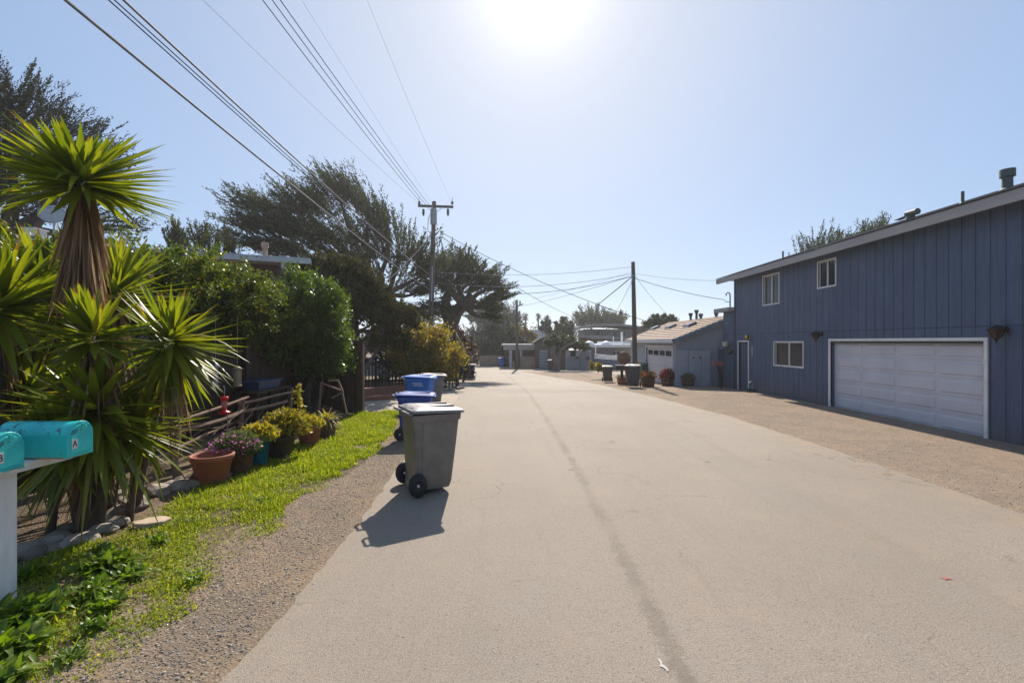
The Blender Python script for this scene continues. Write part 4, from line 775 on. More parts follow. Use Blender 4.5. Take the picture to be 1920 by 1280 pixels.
# brown garden fence along the bed, and its end panel facing the street
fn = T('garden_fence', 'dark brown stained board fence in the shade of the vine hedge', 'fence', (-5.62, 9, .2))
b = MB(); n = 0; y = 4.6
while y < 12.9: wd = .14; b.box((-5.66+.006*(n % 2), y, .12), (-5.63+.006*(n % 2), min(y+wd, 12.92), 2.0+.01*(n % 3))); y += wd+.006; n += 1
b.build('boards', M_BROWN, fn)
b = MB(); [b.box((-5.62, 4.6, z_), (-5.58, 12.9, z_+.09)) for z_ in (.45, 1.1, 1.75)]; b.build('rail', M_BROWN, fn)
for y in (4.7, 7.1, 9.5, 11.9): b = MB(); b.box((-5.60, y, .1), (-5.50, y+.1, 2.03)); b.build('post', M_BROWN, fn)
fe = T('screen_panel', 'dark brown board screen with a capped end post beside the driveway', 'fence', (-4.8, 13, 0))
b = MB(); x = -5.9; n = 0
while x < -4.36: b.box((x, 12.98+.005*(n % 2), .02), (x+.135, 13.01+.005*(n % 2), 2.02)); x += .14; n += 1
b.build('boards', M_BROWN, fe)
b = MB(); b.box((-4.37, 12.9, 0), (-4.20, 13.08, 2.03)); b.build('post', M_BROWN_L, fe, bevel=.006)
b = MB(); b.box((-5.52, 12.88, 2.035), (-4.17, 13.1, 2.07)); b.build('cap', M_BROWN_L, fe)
# arbor posts in the dark behind the pots
# rustic fallen rail fence
rr = T('rail_fence', 'collapsed rustic fence of weathered split rails behind the flower pots', 'fence', (-4.8, 8, .15))
M_RAIL = mat('split_rail', (.30, .19, .13), (.19, .12, .085), .85, 9, 6, .5, 30, stretch=(3, .6, 3))
rg = np.random.default_rng(8)
def on(px, py, X): Z_ = F*X/(px-960); return P(px, py, Z_)
for (a, c_, wd) in (((306, 797), (466, 744), .055), ((448, 757), (552, 734), .06), ((306, 822), (455, 770), .075), ((430, 780), (538, 752), .065), ((300, 857), (388, 814), .05), ((330, 838), (430, 795), .03), ((350, 848), (440, 800), .025)):
    A = on(*a, -4.95); C_ = on(*c_, -4.85); mb = MB(); p = curved(A, C_, rg, 7, .012); mb.tube(p, [wd*.5*rg.uniform(.8, 1.1) for _ in p], 6, smooth=False); mb.build('rail', M_RAIL, rr)
for (px, pt) in ((330, 800), (452, 748), (545, 728)):
    A = on(px, pt, -4.9); mb = MB(); mb.tube([(A.x-.05, A.y, gz(A.x, A.y)-.1), (A.x+.02, A.y+.03, A.z+.02)], [.045, .035], 7, smooth=False); mb.build('post', M_RAIL, rr)
mb = MB()
for k in range(26):
    y = rg.uniform(6.4, 9.4); x = -4.85+rg.uniform(-.15, .2); z = gz(x, y)+rg.uniform(.05, .6); mb.tube(curved((x, y, z), (x+rg.uniform(-.3, .1), y+rg.uniform(.5, 1.2), z+rg.uniform(-.2, .35)), rg, 5, .05), .006, 4, cap=False)
tag(mb.build('twigs', mat('dry_twig', (.30, .22, .16), (.18, .12, .09), .9)), 'dry thin twigs tangled in the collapsed rail fence', 'twigs', kind='stuff')
# ---------------------------------------------------------------- pots
M_TERRA = mat('terracotta', (.36, .115, .07), (.28, .085, .05), .75, 5, 5, .15, 40)
M_POTSOIL = mat('pot_soil', (.05, .035, .025), (.03, .02, .015), .95)
def pot(name, label, x, y, h_, rt, rb, m, plants=(), cat='flower pot', group='flower pots along the verge', z0=None):
    z = gz(x, y)-.01 if z0 is None else z0; t = T(name, label, cat, (x, y, z), group); b = MB()
    b.lathe((x, y, z), [(0, 0), (rb, 0), (rb*1.02, .02), (rt*.93, h_-.075), (rt*1.0, h_-.07), (rt*1.03, h_-.01), (rt*1.0, h_), (rt*.91, h_), (rt*.88, h_-.03), (rt*.84, h_-.10), (0, h_-.10)], 36); b.build('pot', m, t)
    b = MB(); b.lathe((x, y, z), [(0, h_-.085), (rt*.5, h_-.08), (rt*.835, h_-.09)], 20); b.build('soil', M_POTSOIL, t)
    return t, z+h_
def dome(t, name, c, rx, ry, rz, n, size, m, seed, wr=.5, up=.4):
    r = np.random.default_rng(seed); u = rand_dir(n, r); u[:, 2] = np.abs(u[:, 2])*1.0-.12; p = np.array(c)+u*np.array([rx, ry, rz])*(r.random((n, 1))**.4)
    V, Q = leaves(p, unit(u+r.normal(size=(n, 3))*.5+[0, 0, up]), size*r.uniform(.6, 1.3, n), size*wr*r.uniform(.7, 1.2, n), r); return npmesh(name, V, Q, m, t)
def xy(px, py, zg=0.05): Z_ = (CAMH-zg)*F/(py-640); return (px-960)/F*Z_, Z_
x, y = xy(398, 903, .04); pot('flower_pot', 'empty terracotta pot with a wide rim, nearest in the row', x, y, .42, .275, .185, M_TERRA)
x, y = xy(447, 882); t, zt = pot('potted_plant', 'mottled brown pot overflowing with small pink flowers', x, y, .38, .235, .17, mat('mottled_pot', (.20, .085, .045), (.10, .05, .035), .7, 12, 5, .1), cat='potted plant')
dome(t, 'foliage', (x-.02, y, zt-.03), .36, .33, .33, 2600, .05, mat('fl_leaf', (.09, .13, .03), (.18, .24, .07), .5, island=True, trans=.4), 101); dome(t, 'trailing_foliage', (x, y-.03, zt-.06), .29, .29, .10, 900, .045, M_GREEN, 102, up=-.6)
tag(dome(t, 'flowers', (x-.03, y-.07, zt), .39, .36, .29, 260, .038, mat('pink_petal', (.65, .14, .48), (.75, .30, .62), .5, island=True, trans=.3, c3=(.7, .4, .6)), 103, wr=1.0), kind='stuff')
x, y = xy(483, 868); t, zt = pot('potted_plant', 'tall turquoise glazed pot with variegated yellow foliage', x, y, .47, .20, .135, mat('turq_glaze', (.012, .16, .22), (.01, .12, .17), .2, 3, spec=.6), cat='potted plant')
M_GOLD = mat('gold_leaf', (.30, .30, .03), (.50, .42, .06), .45, island=True, trans=.38, tcol=(1.2, 1.1, .4), c3=(.55, .50, .25)); dome(t, 'foliage', (x+.03, y, zt-.02), .30, .27, .24, 900, .075, M_GOLD, 104, wr=.7)
x, y = xy(525, 851); t, zt = pot('potted_plant', 'dark olive pot with a loose golden green bush behind the turquoise pot', x, y, .36, .26, .19, mat('olive_pot', (.06, .045, .03), (.04, .03, .022), .6), cat='potted plant')
dome(t, 'foliage', (x+.08, y, zt+.08), .42, .36, .42, 1700, .08, mat('jade', (.20, .22, .03), (.40, .33, .05), .45, island=True, trans=.35, tcol=(1.2, 1.1, .4), c3=(.4, .16, .06)), 105, wr=.6)
mb = MB(); rq = np.random.default_rng(6)
for k in range(14): a = rq.uniform(0, 6.28); mb.tube(curved((x, y, zt-.1), (x+.08+.3*math.cos(a), y+.3*math.sin(a), zt+rq.uniform(.15, .4)), rq, 4, .06), [.014, .012, .01, .007, .004], 5)
mb.build('stem', M_TWIG, t, recalc=False)
x, y = xy(580, 826, .1); t, zt = pot('potted_plant', 'terracotta pot holding a tall leafy stalk tipped with a pink bloom', x, y, .38, .23, .16, M_TERRA, cat='potted plant')
dome(t, 'foliage', (x-.02, y, zt), .30, .28, .22, 700, .075, M_GOLD, 106, wr=.6)
tip = P(562, 722, y); mb = MB(); st = curved((x-.05, y, zt-.1), tip, rq, 8, .04); mb.tube(st, .012, 5); mb.build('stalk', M_GREEN, t, recalc=False)
rb_ = np.random.default_rng(9); sp = np.array(st); k = rb_.integers(1, 8, 110); c_ = sp[k]+rb_.normal(size=(110, 3))*.03; V, Q = leaves(c_, rand_dir(110, rb_)+[0, 0, .4], .10, .055, rb_); npmesh('stalk_leaves', V, Q, M_GOLD, t)
V, Q = leaves(np.tile(np.array(tip), (26, 1)), rand_dir(26, rb_), .05, .04, rb_); npmesh('bloom', V, Q, mat('pink_petal', (.50, .10, .38)), t)
x, y = xy(613, 812, .1); t, zt = pot('potted_plant', 'grey weathered pot with an arching spiky plant, last in the row', x, y, .40, .215, .15, mat('grey_pot', (.17, .13, .11), (.11, .085, .07), .8), cat='potted plant')
n = 95; az = rb_.uniform(0, 6.28, n); el = np.radians(rb_.uniform(25, 85, n)); V, Q = strips(np.tile([x, y, zt-.08], (n, 1)), np.stack([np.cos(az)*np.cos(el), np.sin(az)*np.cos(el), np.sin(el)], 1), rb_.uniform(.3, .6, n), .028, rb_.uniform(.3, .9, n), 5, rb_, .2); npmesh('foliage', V, Q, M_GOLD, t)
n = 60; az = rb_.uniform(0, 6.28, n); V, Q = strips(np.tile([x, y, zt-.06], (n, 1)), np.stack([np.cos(az), np.sin(az), .6*np.ones(n)], 1), rb_.uniform(.3, .5, n), .02, rb_.uniform(.8, 1.3, n), 5, rb_, .2); npmesh('dead_leaves', V, Q, M_DEAD, t)
# weathered trellis frame behind the last pot
t = T('trellis_frame', 'weathered leaning wood frame behind the grey pot', 'trellis', (-4.25, 10.8, .1)); b = MB(); Zt = 10.9
for a, c_ in (((600, 717), (640, 732)), ((616, 713), (634, 713)), ((634, 713), (643, 735)), ((643, 735), (622, 746)), ((641, 732), (650, 775)), ((602, 718), (598, 775))): b.bar(P(*a, Zt), P(*c_, Zt), .035, .03, (0, 1, 0))
b.build('bars', M_RAIL, t)
# feeders
t = T('hummingbird_feeder', 'red hummingbird feeder on a thin rod above the rail fence', 'bird feeder', (on(421, 772, -4.75).x, on(421, 772, -4.75).y, .15)); p = on(421, 775, -4.75)
M_RED = mat('red_plastic', (.62, .02, .02), (.5, .015, .015), .3, trans=.3)
b = MB(); b.lathe(tuple(p), [(0, 0), (.075, 0), (.095, .018), (.09, .03), (.04, .045), (.03, .06), (.03, .10), (0, .10)], 18); b.lathe(tuple(p), [(0, .21), (.05, .21), (.06, .23), (.06, .27), (.05, .28), (0, .28)], 16); b.build('base_and_cap', M_RED, t)
b = MB(); b.lathe(tuple(p), [(.03, .10), (.045, .13), (.048, .19), (.04, .21)], 16); b.build('bottle', mat('clear_bottle', (.5, .3, .28), rough=.1, trans=.5), t)
b = MB(); b.tube([(p.x, p.y, p.z+.28), (p.x, p.y, p.z+.42), (p.x-.02, p.y, p.z+.46)], .006, 5); b.tube([(p.x+.03, p.y+.03, 0.1), (p.x+.03, p.y+.03, p.z)], .008, 5); b.build('rod', mat('galv', (.4, .4, .42)), t)
p = P(445, 724, 8.6); t = T('caged_feeder', 'tan caged bird feeder hanging in the dark under the hedge', 'bird feeder', tuple(p)); mtan = mat('tan_metal', (.40, .33, .20), (.32, .26, .16), .6)
b = MB(); b.lathe(tuple(p), [(0, 0), (.075, 0), (.075, .02), (0, .02)], 16); b.lathe(tuple(p), [(0, .38), (.03, .37), (.09, .33), (.085, .32), (0, .32)], 16); b.tube([(p.x, p.y, p.z+.36), (p.x, p.y, p.z+1.3)], .005, 4); b.build('cap_and_tray', mtan, t)
b = MB()
for k in range(12): a = k*math.pi/6; b.tube([(p.x+.065*math.cos(a), p.y+.065*math.sin(a), p.z+.02), (p.x+.065*math.cos(a), p.y+.065*math.sin(a), p.z+.33)], .005, 4)
for k in range(8): b.lathe((p.x, p.y, p.z+.04+k*.035), [(.062, 0), (.069, .003), (.062, .006)], 12)
b.build('cage', mtan, t); b = MB(); b.tube([(p.x, p.y, p.z+.02), (p.x, p.y, p.z+.31)], .045, 12); b.build('seed_tube', mat('seed', (.45, .40, .28)), t)
p = P(404, 724, 8.3); t = T('glass_feeder', 'clear tube bird feeder hanging between yucca leaves and the fence', 'bird feeder', tuple(p))
b = MB(); b.lathe(tuple(p), [(0, 0), (.07, 0), (.07, .015), (0, .02)], 14); b.lathe(tuple(p), [(0, .40), (.02, .39), (.06, .34), (0, .34)], 14); b.tube([(p.x, p.y, p.z+.38), (p.x, p.y, p.z+1.3)], .004, 4); b.build('cap_and_tray', mat('dish_grey', (.42, .42, .42)), t); b = MB(); b.tube([(p.x, p.y, p.z+.02), (p.x, p.y, p.z+.34)], .04, 12); b.build('tube', mat('pale_tube', (.42, .44, .48), (.3, .3, .3), .1, 20), t)
# potting table with a blue tub
t = T('potting_table', 'dark wooden potting table against the brown garden fence', 'table', (-5.2, 9.6, .25)); b = MB(); b.box((-5.45, 8.95, 1.02), (-4.98, 10.3, 1.06)); b.build('top', M_BROWN, t)
for xx_, yy_ in ((-5.42, 8.98), (-5.05, 8.98), (-5.42, 10.2), (-5.05, 10.2)): b = MB(); b.box((xx_, yy_, .2), (xx_+.06, yy_+.06, 1.02)); b.build('leg', M_BROWN, t)
t = T('storage_tub', 'dark blue plastic tub standing on the potting table', 'tub', (-5.2, 9.6, 1.06)); b = MB(); b.loft([[(-5.37, 9.2, 1.062), (-5.08, 9.2, 1.062), (-5.08, 10.0, 1.062), (-5.37, 10.0, 1.062)], [(-5.4, 9.15, 1.22), (-5.05, 9.15, 1.22), (-5.05, 10.05, 1.22), (-5.4, 10.05, 1.22)]]); b.build('body', mat('tub_blue', (.03, .06, .14), (.025, .05, .12), .4), t, bevel=.01)
b = MB(); b.box((-5.42, 9.13, 1.222), (-5.03, 10.07, 1.245)); b.build('lid', mat('tub_blue', (.03, .06, .14)), t, bevel=.006)

# ---------------------------------------------------------------- mailboxes
def text(body, size, ext, m, name='letter'):
    cu = bpy.data.curves.new(name, 'FONT'); cu.body = body; cu.size = size; cu.extrude = ext; cu.align_x = 'CENTER'; cu.align_y = 'CENTER'; cu.offset = .0006
    o = bpy.data.objects.new(name, cu); COL.objects.link(o); dg = bpy.context.evaluated_depsgraph_get(); me = bpy.data.meshes.new_from_object(o.evaluated_get(dg)); bpy.data.objects.remove(o)
    V = [tuple(v.co) for v in me.vertices]; Fc = [tuple(p.vertices) for p in me.polygons]; return V, Fc
def m_turq():
    m = bpy.data.materials.new('worn_turquoise'); m.use_nodes = True; h = NT(m); b = h.N['Principled BSDF']; tc = h.n('ShaderNodeTexCoord').outputs['Object']
    sx = h.n('ShaderNodeSeparateXYZ'); h.L.new(tc, sx.inputs[0])
    n1 = h.noise(tc, 4, 5); c = h.mix(h.ss(n1, .35, .65), (.015, .47, .47), (.03, .60, .55))
    chip = h.m('MULTIPLY', h.ss(h.noise(tc, 17, 6, .7), .545, .60), h.ss(sx.outputs[2], .12, .22)); chip2 = h.ss(h.noise(tc, 38, 5, .7), .64, .69)
    c = h.mix(h.m('MULTIPLY', h.m('MAXIMUM', chip, chip2), .85), c, (.035, .07, .085)); h.L.new(c, b.inputs['Base Color']); b.inputs['Roughness'].default_value = .38
    bp = h.n('ShaderNodeBump'); bp.inputs['Strength'].default_value = .3; bp.inputs['Distance'].default_value = .01; h.L.new(h.noise(tc, 9, 4), bp.inputs['Height']); h.L.new(bp.outputs[0], b.inputs['Normal']); return m
M_TURQ = m_turq()
def mailbox(x, y, z, letter, label):
    """front door faces +X; x is the door plane, y the near side"""
    t = T('mailbox', label, 'mailbox', (x-.3, y+.115, z), 'turquoise mailboxes on one post'); W_, H_, L_ = .215, .275, .60; r_ = W_/2
    def arch(e=0): return [(-r_-e, 0-e), (r_+e, 0-e), (r_+e, H_-r_)]+[((r_+e)*math.cos(a), H_-r_+(r_+e)*math.sin(a)) for a in np.linspace(.16, math.pi-.16, 13)]+[(-r_-e, H_-r_)]
    def ring(px, e=0): return [(px, y+W_/2+p[0], z+.003+p[1]) for p in arch(e)]
    b = MB(); b.loft([ring(x-L_), ring(x-.035)], smooth=False); b.build('body', M_TURQ, t, bevel=.004)
    b = MB(); b.loft([ring(x-.04, .006), ring(x-.012, .006), ring(x-.008, .001)]); d_ = b.build('door', M_TURQ, t, bevel=.003)
    b = MB(); b.loft([[(x+.0, y+W_/2+p[0]*.8, z+.003+H_*.1+p[1]*.8) for p in arch()], [(x-.009, y+W_/2+p[0]*.84, z+.003+H_*.08+p[1]*.84) for p in arch()]]); b.build('door_panel', M_TURQ, d_)
    b = MB(); b.box((x+.0, y+W_/2-.012, z+H_-.035), (x+.02, y+W_/2+.012, z+H_-.01)); b.build('latch', M_TURQ, d_)
    b = MB(); b.box((x+.0005, y+.020, z+.065), (x+.0025, y+.068, z+.145)); st = b.build('letter_plate', mat('sticker', (.72, .72, .70), rough=.4), d_)
    V, Fc = text(letter, .072, .0006, None); b = MB(); b.add([(x+.0033+v[2], y+.044+v[0]*.85, z+.105+v[1]) for v in V], Fc); b.build('letter', mat('letter_black', (.01, .01, .01), rough=.5), st, recalc=False)
    b = MB(); b.box((x-.42, y+W_+.006, z+.10), (x-.40, y+W_+.014, z+.24)); b.build('flag', M_RED, t)
    return t
mailbox(-3.56, 3.69, 1.112, 'A', 'worn turquoise mailbox lettered A, farther from the camera')
mailbox(-3.70, 3.27, 1.100, 'B', 'blue turquoise mailbox lettered B, cut off by the left edge')
t = T('mailbox_post', 'white painted square post under the turquoise mailboxes', 'post', (-3.90, 3.50, gz(-3.9, 3.5)))
b = MB(); z0 = gz(-3.9, 3.5); b.box((-3.99, 3.45, z0-.1), (-3.86, 3.58, 1.03)); b.build('post', mat('post_white', (.80, .79, .77), (.70, .68, .65), .7, 5, 5, .2, stretch=(3, 3, .6)), t, bevel=.006)
b = MB(); b.box((-3.98, 3.20, 1.032), (-3.83, 4.0, 1.098)); b.build('beam', mat('post_white', (.62, .60, .57)), t, bevel=.004)
b = MB(); b.box((-4.1, 3.30, 1.0983), (-3.66, 3.465, 1.101)); b.box((-4.05, 3.71, 1.0983), (-3.60, 3.89, 1.1115)); b.build('shelf', mat('shelf_wood', (.50, .43, .33), (.40, .34, .26), .8), t)
b = MB(); b.bar((-4.02, 3.51, .35), (-4.02, 3.51, 1.02), .06, .05, (0, 1, 0)); b.build('side_board', mat('redwood', (.14, .05, .03), (.10, .035, .02), .8), t)

# ---------------------------------------------------------------- wheeled bins
def rrect(x0, x1, y0, y1, z, r_=.05, k=4):
    out = []
    for (cx, cy, a0) in ((x1-r_, y1-r_, 0), (x0+r_, y1-r_, 90), (x0+r_, y0+r_, 180), (x1-r_, y0+r_, 270)):
        for i in range(k+1): a = R(a0+90*i/k); out.append((cx+r_*math.cos(a), cy+r_*math.sin(a), z))
    return out
def wheeled_bin(mbody, mlid, label, loc, rz, group, s=1.0, mark=None, sx=1.0):
    """back with handles at -x, lid opens at +x; wheels at the back"""
    t = T('wheeled_bin', label, 'wheeled bin', (0, 0, 0), group); b = MB()
    S = lambda v: v*s
    sec = [(.0+.05, -.30, .24, .245), (.12, -.31, .27, .255), (.42, -.335, .31, .275), (.60, -.345, .335, .285), (.90, -.365, .37, .305), (.985, -.37, .375, .31)]
    b.loft([rrect(x0, x1, -w_, w_, z) for (z, x0, x1, w_) in sec], smooth=False)
    b.loft([rrect(-.385, .39, -.325, .325, .90), rrect(-.39, .40, -.332, .332, .985)], cap=True)
    b.box((-.33, -.2, .02), (-.25, .2, .12)); body = b.build('body', mbody, t, bevel=.008)
    # front lower recess line, side ribs
    for s_ in (-1, 1):
        b = MB()
        for xx_ in (-.20,):
            a0 = [(xx_-.02, s_*.256, .14), (xx_+.02, s_*.256, .14), (xx_+.02, s_*.306, .88), (xx_-.02, s_*.306, .88)]
            a1 = [(p[0], p[1]+s_*.006, p[2]) for p in a0]; b.loft([a0, a1])
        b.build('side_rib', mbody, t)
    # lid, domed, with front lip
    b = MB(); rings = []
    for (e, z) in ((.0, .992), (.004, 1.010), (-.012, 1.026), (-.05, 1.040), (-.11, 1.050), (-.20, 1.056)):
        rings.append([(p[0]+(.03 if p[0] > 0 else 0), p[1], p[2]+(.018 if p[0] < 0 else -.006)) for p in rrect(-.40-e, .42+e, -.345-e, .345+e, z, max(.02, .06+e*.1))])
    b.loft(rings, smooth=False); b.box((.40, -.16, .955), (.475, .16, .985)); lid = b.build('lid', mlid, t, bevel=.006)
    b = MB()
    for yy_ in (-.14, .14): b.loft([rrect(-.36, .36, yy_-.035, yy_+.035, 1.050, .02, 2), rrect(-.34, .34, yy_-.025, yy_+.025, 1.068, .02, 2)])
    b.build('lid_rib', mlid, t)
    # twin handles at the back (open loops)
    for yy_ in (-.20, .20):
        b = MB(); b.tube([(-.39, yy_-.085, .99), (-.47, yy_-.085, 1.015), (-.49, yy_-.07, 1.02), (-.49, yy_+.07, 1.02), (-.47, yy_+.085, 1.015), (-.39, yy_+.085, .99)], .016, 8)
        b.tube([(-.37, yy_-.085, 1.01), (-.40, yy_-.085, 1.03), (-.40, yy_+.085, 1.03), (-.37, yy_+.085, 1.01)], .02, 8); b.build('handle', mlid, t)
    b = MB(); b.tube([(-.31, -.33, .135), (-.31, .33, .135)], .012, 8); b.build('axle', mat('steel', (.35, .35, .36), rough=.4, metal=.8), t)
    rub = mat('rubber', (.012, .012, .013), (.02, .02, .02), .7, 10)
    for s_ in (-1, 1):
        M = Matrix.Rotation(R(90), 4, 'X'); b = MB(); c_ = (-.31, s_*.315, .142)
        b.lathe(c_, [(.06, -.032), (.12, -.035), (.138, -.025), (.142, 0), (.138, .025), (.12, .035), (.06, .032)], 28, M); wh = b.build('wheel', rub, t)
        b = MB(); b.lathe(c_, [(0, -.02), (.085, -.018), (.10, -.034), (.10, .034), (.085, .018), (0, .02)], 20, M); b.build('rim', mat('rim_black', (.015, .014, .014), rough=.45), wh)
        b = MB(); b.lathe((c_[0], c_[1], c_[2]), [(0, -.042), (.015, -.038), (.018, -.02), (.018, .02), (.015, .038), (0, .042)], 12, M); b.build('hub', mat('hub_white', (.75, .75, .75), rough=.4), wh)
    if mark == 'stamp':
        b = MB(); V, Fc = text('1', .05, .0004, None)
        b.lathe((.20, -.2895, .76), [(.014, -.001), (.022, 0), (.022, .001), (.014, .001)], 16, Matrix.Rotation(R(90), 4, 'X')); b.box((.155, -.289, .715), (.235, -.2865, .735)); b.build('side_stamp', mat('stamp', (.42, .42, .44)), t)
    if mark == 'lines':
        b = MB()
        rr_ = np.random.default_rng(3)
        for k, (w0_, z_) in enumerate(((.22, .84), (.26, .80), (.24, .76))):
            x0_ = -.02+.03*k; xq = x0_-.13
            while xq < x0_+.13: wq = rr_.uniform(.015, .035); b.box((xq, -.3135, z_), (xq+wq, -.292, z_+.024)); xq += wq+.01
        b.build('side_lettering', mat('letter_white', (.70, .72, .78), rough=.5), t)
    t.scale = (s*sx, s, s); t.location = loc; t.rotation_euler.z = rz; return t
M_GBIN = mat('grey_plastic', (.195, .175, .15), (.135, .12, .10), .48, 5, 8, .08, 60, lo=.40, hi=.72)
M_GLID = mat('grey_lid', (.26, .25, .26), (.17, .16, .17), .58, 3, 5, .08, 40)
M_BBIN = mat('blue_plastic', (.016, .16, .60), (.014, .14, .52), .65, 3)
M_NAVY = mat('navy_plastic', (.016, .065, .33), (.014, .055, .28), .65, 3)
M_BRBIN = mat('brown_plastic', (.075, .06, .055), (.06, .048, .045), .45, 3)
M_GRBIN = mat('green_plastic', (.012, .075, .055), (.01, .06, .045), .4, 3)
M_CBIN = mat('charcoal_plastic', (.05, .05, .055), (.04, .04, .045), .45)
wheeled_bin(M_GBIN, M_GLID, 'tall grey wheeled bin at the road edge, nearest of all bins', (-1.15, 6.40, .02), R(28), None, 1.08, 'stamp', .80)
wheeled_bin(M_NAVY, M_NAVY, 'navy wheeled bin directly behind the nearest grey bin', (-2.05, 9.75, .012), R(4), 'bins by the left driveway', .90)
wheeled_bin(M_BBIN, M_BBIN, 'bright blue wheeled bin with white lettering on its side', (-2.72, 13.6, .0), R(-6), 'bins by the left driveway', .99, 'lines')
wheeled_bin(M_GBIN, M_GLID, 'grey wheeled bin half hidden behind the bright blue bin', (-2.55, 14.75, .0), R(8), 'bins by the left driveway', .96)
def gbin(px, py, m1, m2, label, rz, s, sx=.8, group='bins set out down the street'):
    p = G(px, py); return wheeled_bin(m1, m2, label, p+Vector((0, .3, .012)), R(rz), group, s, None, sx)
gbin(881, 712, M_CBIN, M_GLID, 'dark grey bin at the left road edge beyond the dome shrub', 95, .92, .8)
gbin(1141, 717, M_BRBIN, M_BRBIN, 'brown wheeled bin standing left of the mailbox planter', 262, .88)
gbin(1190, 727, M_CBIN, M_GLID, 'charcoal bin with a pale lid between the pole and the barrel planters', 250, 1.0)
gbin(1212, 714, M_GRBIN, mat('green_lid', (.05, .18, .14), (.04, .15, .12), .35), 'green wheeled bin behind the charcoal bin on the right', 190, 1.0, .9)
gbin(1034, 695, M_CBIN, M_GLID, 'grey wheeled bin by the twisted trunk at the street bend', 250, .95)
gbin(940, 688, M_BBIN, M_BBIN, 'small far blue bin before the tan wall at the bend', 270, .95)
gbin(952, 688, M_BRBIN, M_GLID, 'far brown bin between the blue bin and the plain short pole', 270, .95)
# ================================================================ POLES AND WIRES
M_POLE = mat('pole_wood', (.13, .105, .085), (.085, .068, .055), .85, 4, 5, .4, 20, stretch=(5, 5, .4))
M_STEEL = mat('galv', (.4, .4, .42))
M_INS = mat('insulator', (.05, .035, .03), rough=.3)
pb = Vector(((805-960)/F*27, 27, float(g(27)))); pt = P(814, 378, 27.0)
pole = T('utility_pole', 'tall wooden pole with a crossarm and a grey transformer', 'utility pole', tuple(pb))
b = MB(); b.tube([pb-Vector((0, 0, .5)), pb+(pt-pb)*.5, pt], [.17, .145, .115], 14); b.build('pole', M_POLE, pole)
az = P(0, 388, 26.8).z; aL = P(784, 386, 26.8); aR = P(850, 388, 26.8)
b = MB(); b.bar(aL, aR, .10, .13); b.build('crossarm', M_POLE, pole)
b = MB(); m_ = P(815, 400, 26.8)
for q in (P(800, 388, 26.75), P(832, 388, 26.75)): b.bar(q, m_, .03, .02)
b.build('brace', M_STEEL, pole)
for px in (786, 848): 
    b = MB(); p = P(px, 386, 26.8); b.lathe((p.x, p.y, p.z+.05), [(0, 0), (.03, .02), (.09, .06), (.04, .10), (.09, .14), (.04, .18), (.05, .22), (0, .24)], 10); b.tube([(p.x, p.y, p.z+.28), (p.x, p.y, p.z+.5)], .012, 5); b.build('insulator', M_INS, pole)
for px in (794, 840):
    b = MB(); p = P(px, 389, 26.75); b.lathe((p.x, p.y, p.z-.5), [(0, 0), (.05, .02), (.06, .12), (.09, .16), (.05, .2), (.09, .26), (.05, .3), (.09, .36), (.04, .42), (0, .44)], 10); b.build('fuse_cutout', M_INS, pole)
b = MB(); p = P(813, 421, 26.6); b.lathe((p.x, p.y, p.z), [(0, 0), (.17, .0), (.19, .03), (.19, .82), (.2, .84), (.15, .92), (0, .94)], 18); b.tube([(p.x-.08, p.y, p.z+.9), (p.x-.08, p.y, p.z+1.1)], [.05, .03], 8); b.build('transformer', mat('transformer_grey', (.36, .37, .38), (.30, .31, .32), .5), pole)
b = MB(); b.tube([P(806, 402, 26.7), P(803, 412, 26.7), P(802, 430, 26.7), P(808, 440, 26.8)], .02, 5); b.box(tuple(P(817, 446, 26.85)), tuple(P(828, 445, 26.75)+Vector((0, .05, 0)))); q0 = P(818, 432, 26.8); q1 = P(826, 432, 26.8); q2 = P(826, 446, 26.8); q3 = P(817, 446, 26.8); b.tube([q0, q1, q2, q3], .02, 5)
for yy in (434, 439, 445): q = P(827, yy, 26.8); b.tube([q, q+Vector((.12, 0, 0))], .045, 8)
b.build('wire_bracket', M_STEEL, pole)
b = MB(); b.tube([P(810.5, 500, 26.83), P(809, 565, 26.83)], .035, 6); b.build('conduit', M_STEEL, pole)
p2b = Vector((6.86, 25.5, float(g(25.5)))); p2t = P(1187, 491, 25.5)
p2 = T('utility_pole', 'plain dark wooden pole standing behind the charcoal bin on the right', 'utility pole', tuple(p2b))
b = MB(); b.tube([p2b-Vector((0, 0, .4)), p2b+(p2t-p2b)*.5, p2t], [.145, .125, .10], 14); b.build('pole', M_POLE, p2)
b = MB(); p = P(1188, 517, 25.4); b.tube([p-Vector((.14, 0, 0)), p+Vector((.14, 0, 0))], .02, 6); b.box((p.x-.1, p.y-.02, p.z-.25), (p.x-.07, p.y+.02, p.z+.1)); b.build('wire_bracket', M_STEEL, p2)
b = MB(); p = P(1193, 681, 25.4); b.tube([(p.x, p2b.y, p.z-.12), (p.x, p2b.y, p.z+.12)], .150, 14); b.tube([(p.x, p2b.y, p.z-.36), (p.x, p2b.y, p.z-.3)], .151, 14); b.build('reflector_band', mat('yellow_band', (.35, .22, .06), (.2, .1, .04), .6), p2)
p3b = G(969.5, 692); p3t = P(969, 562, p3b.y)
p3 = T('utility_pole', 'short distant wooden pole with a small crossarm at the bend', 'utility pole', tuple(p3b)); Z3 = p3b.y
b = MB(); b.tube([p3b-Vector((0, 0, .4)), p3t], [.15, .10], 12); b.build('pole', M_POLE, p3)
b = MB(); b.bar(P(966, 575, Z3), P(981, 570, Z3), .08, .10); b.bar(P(967, 590, Z3), P(971, 588, Z3), .08, .10); b.build('crossarm', M_POLE, p3)
b = MB(); [b.tube([P(x_, 572, Z3), P(x_, 564, Z3)], .04, 6) for x_ in (966, 974, 976)]; b.build('insulator', M_INS, p3)
M_WIRE = mat('wire_black', (.02, .02, .025), (.03, .03, .035), .9, spec=.1)
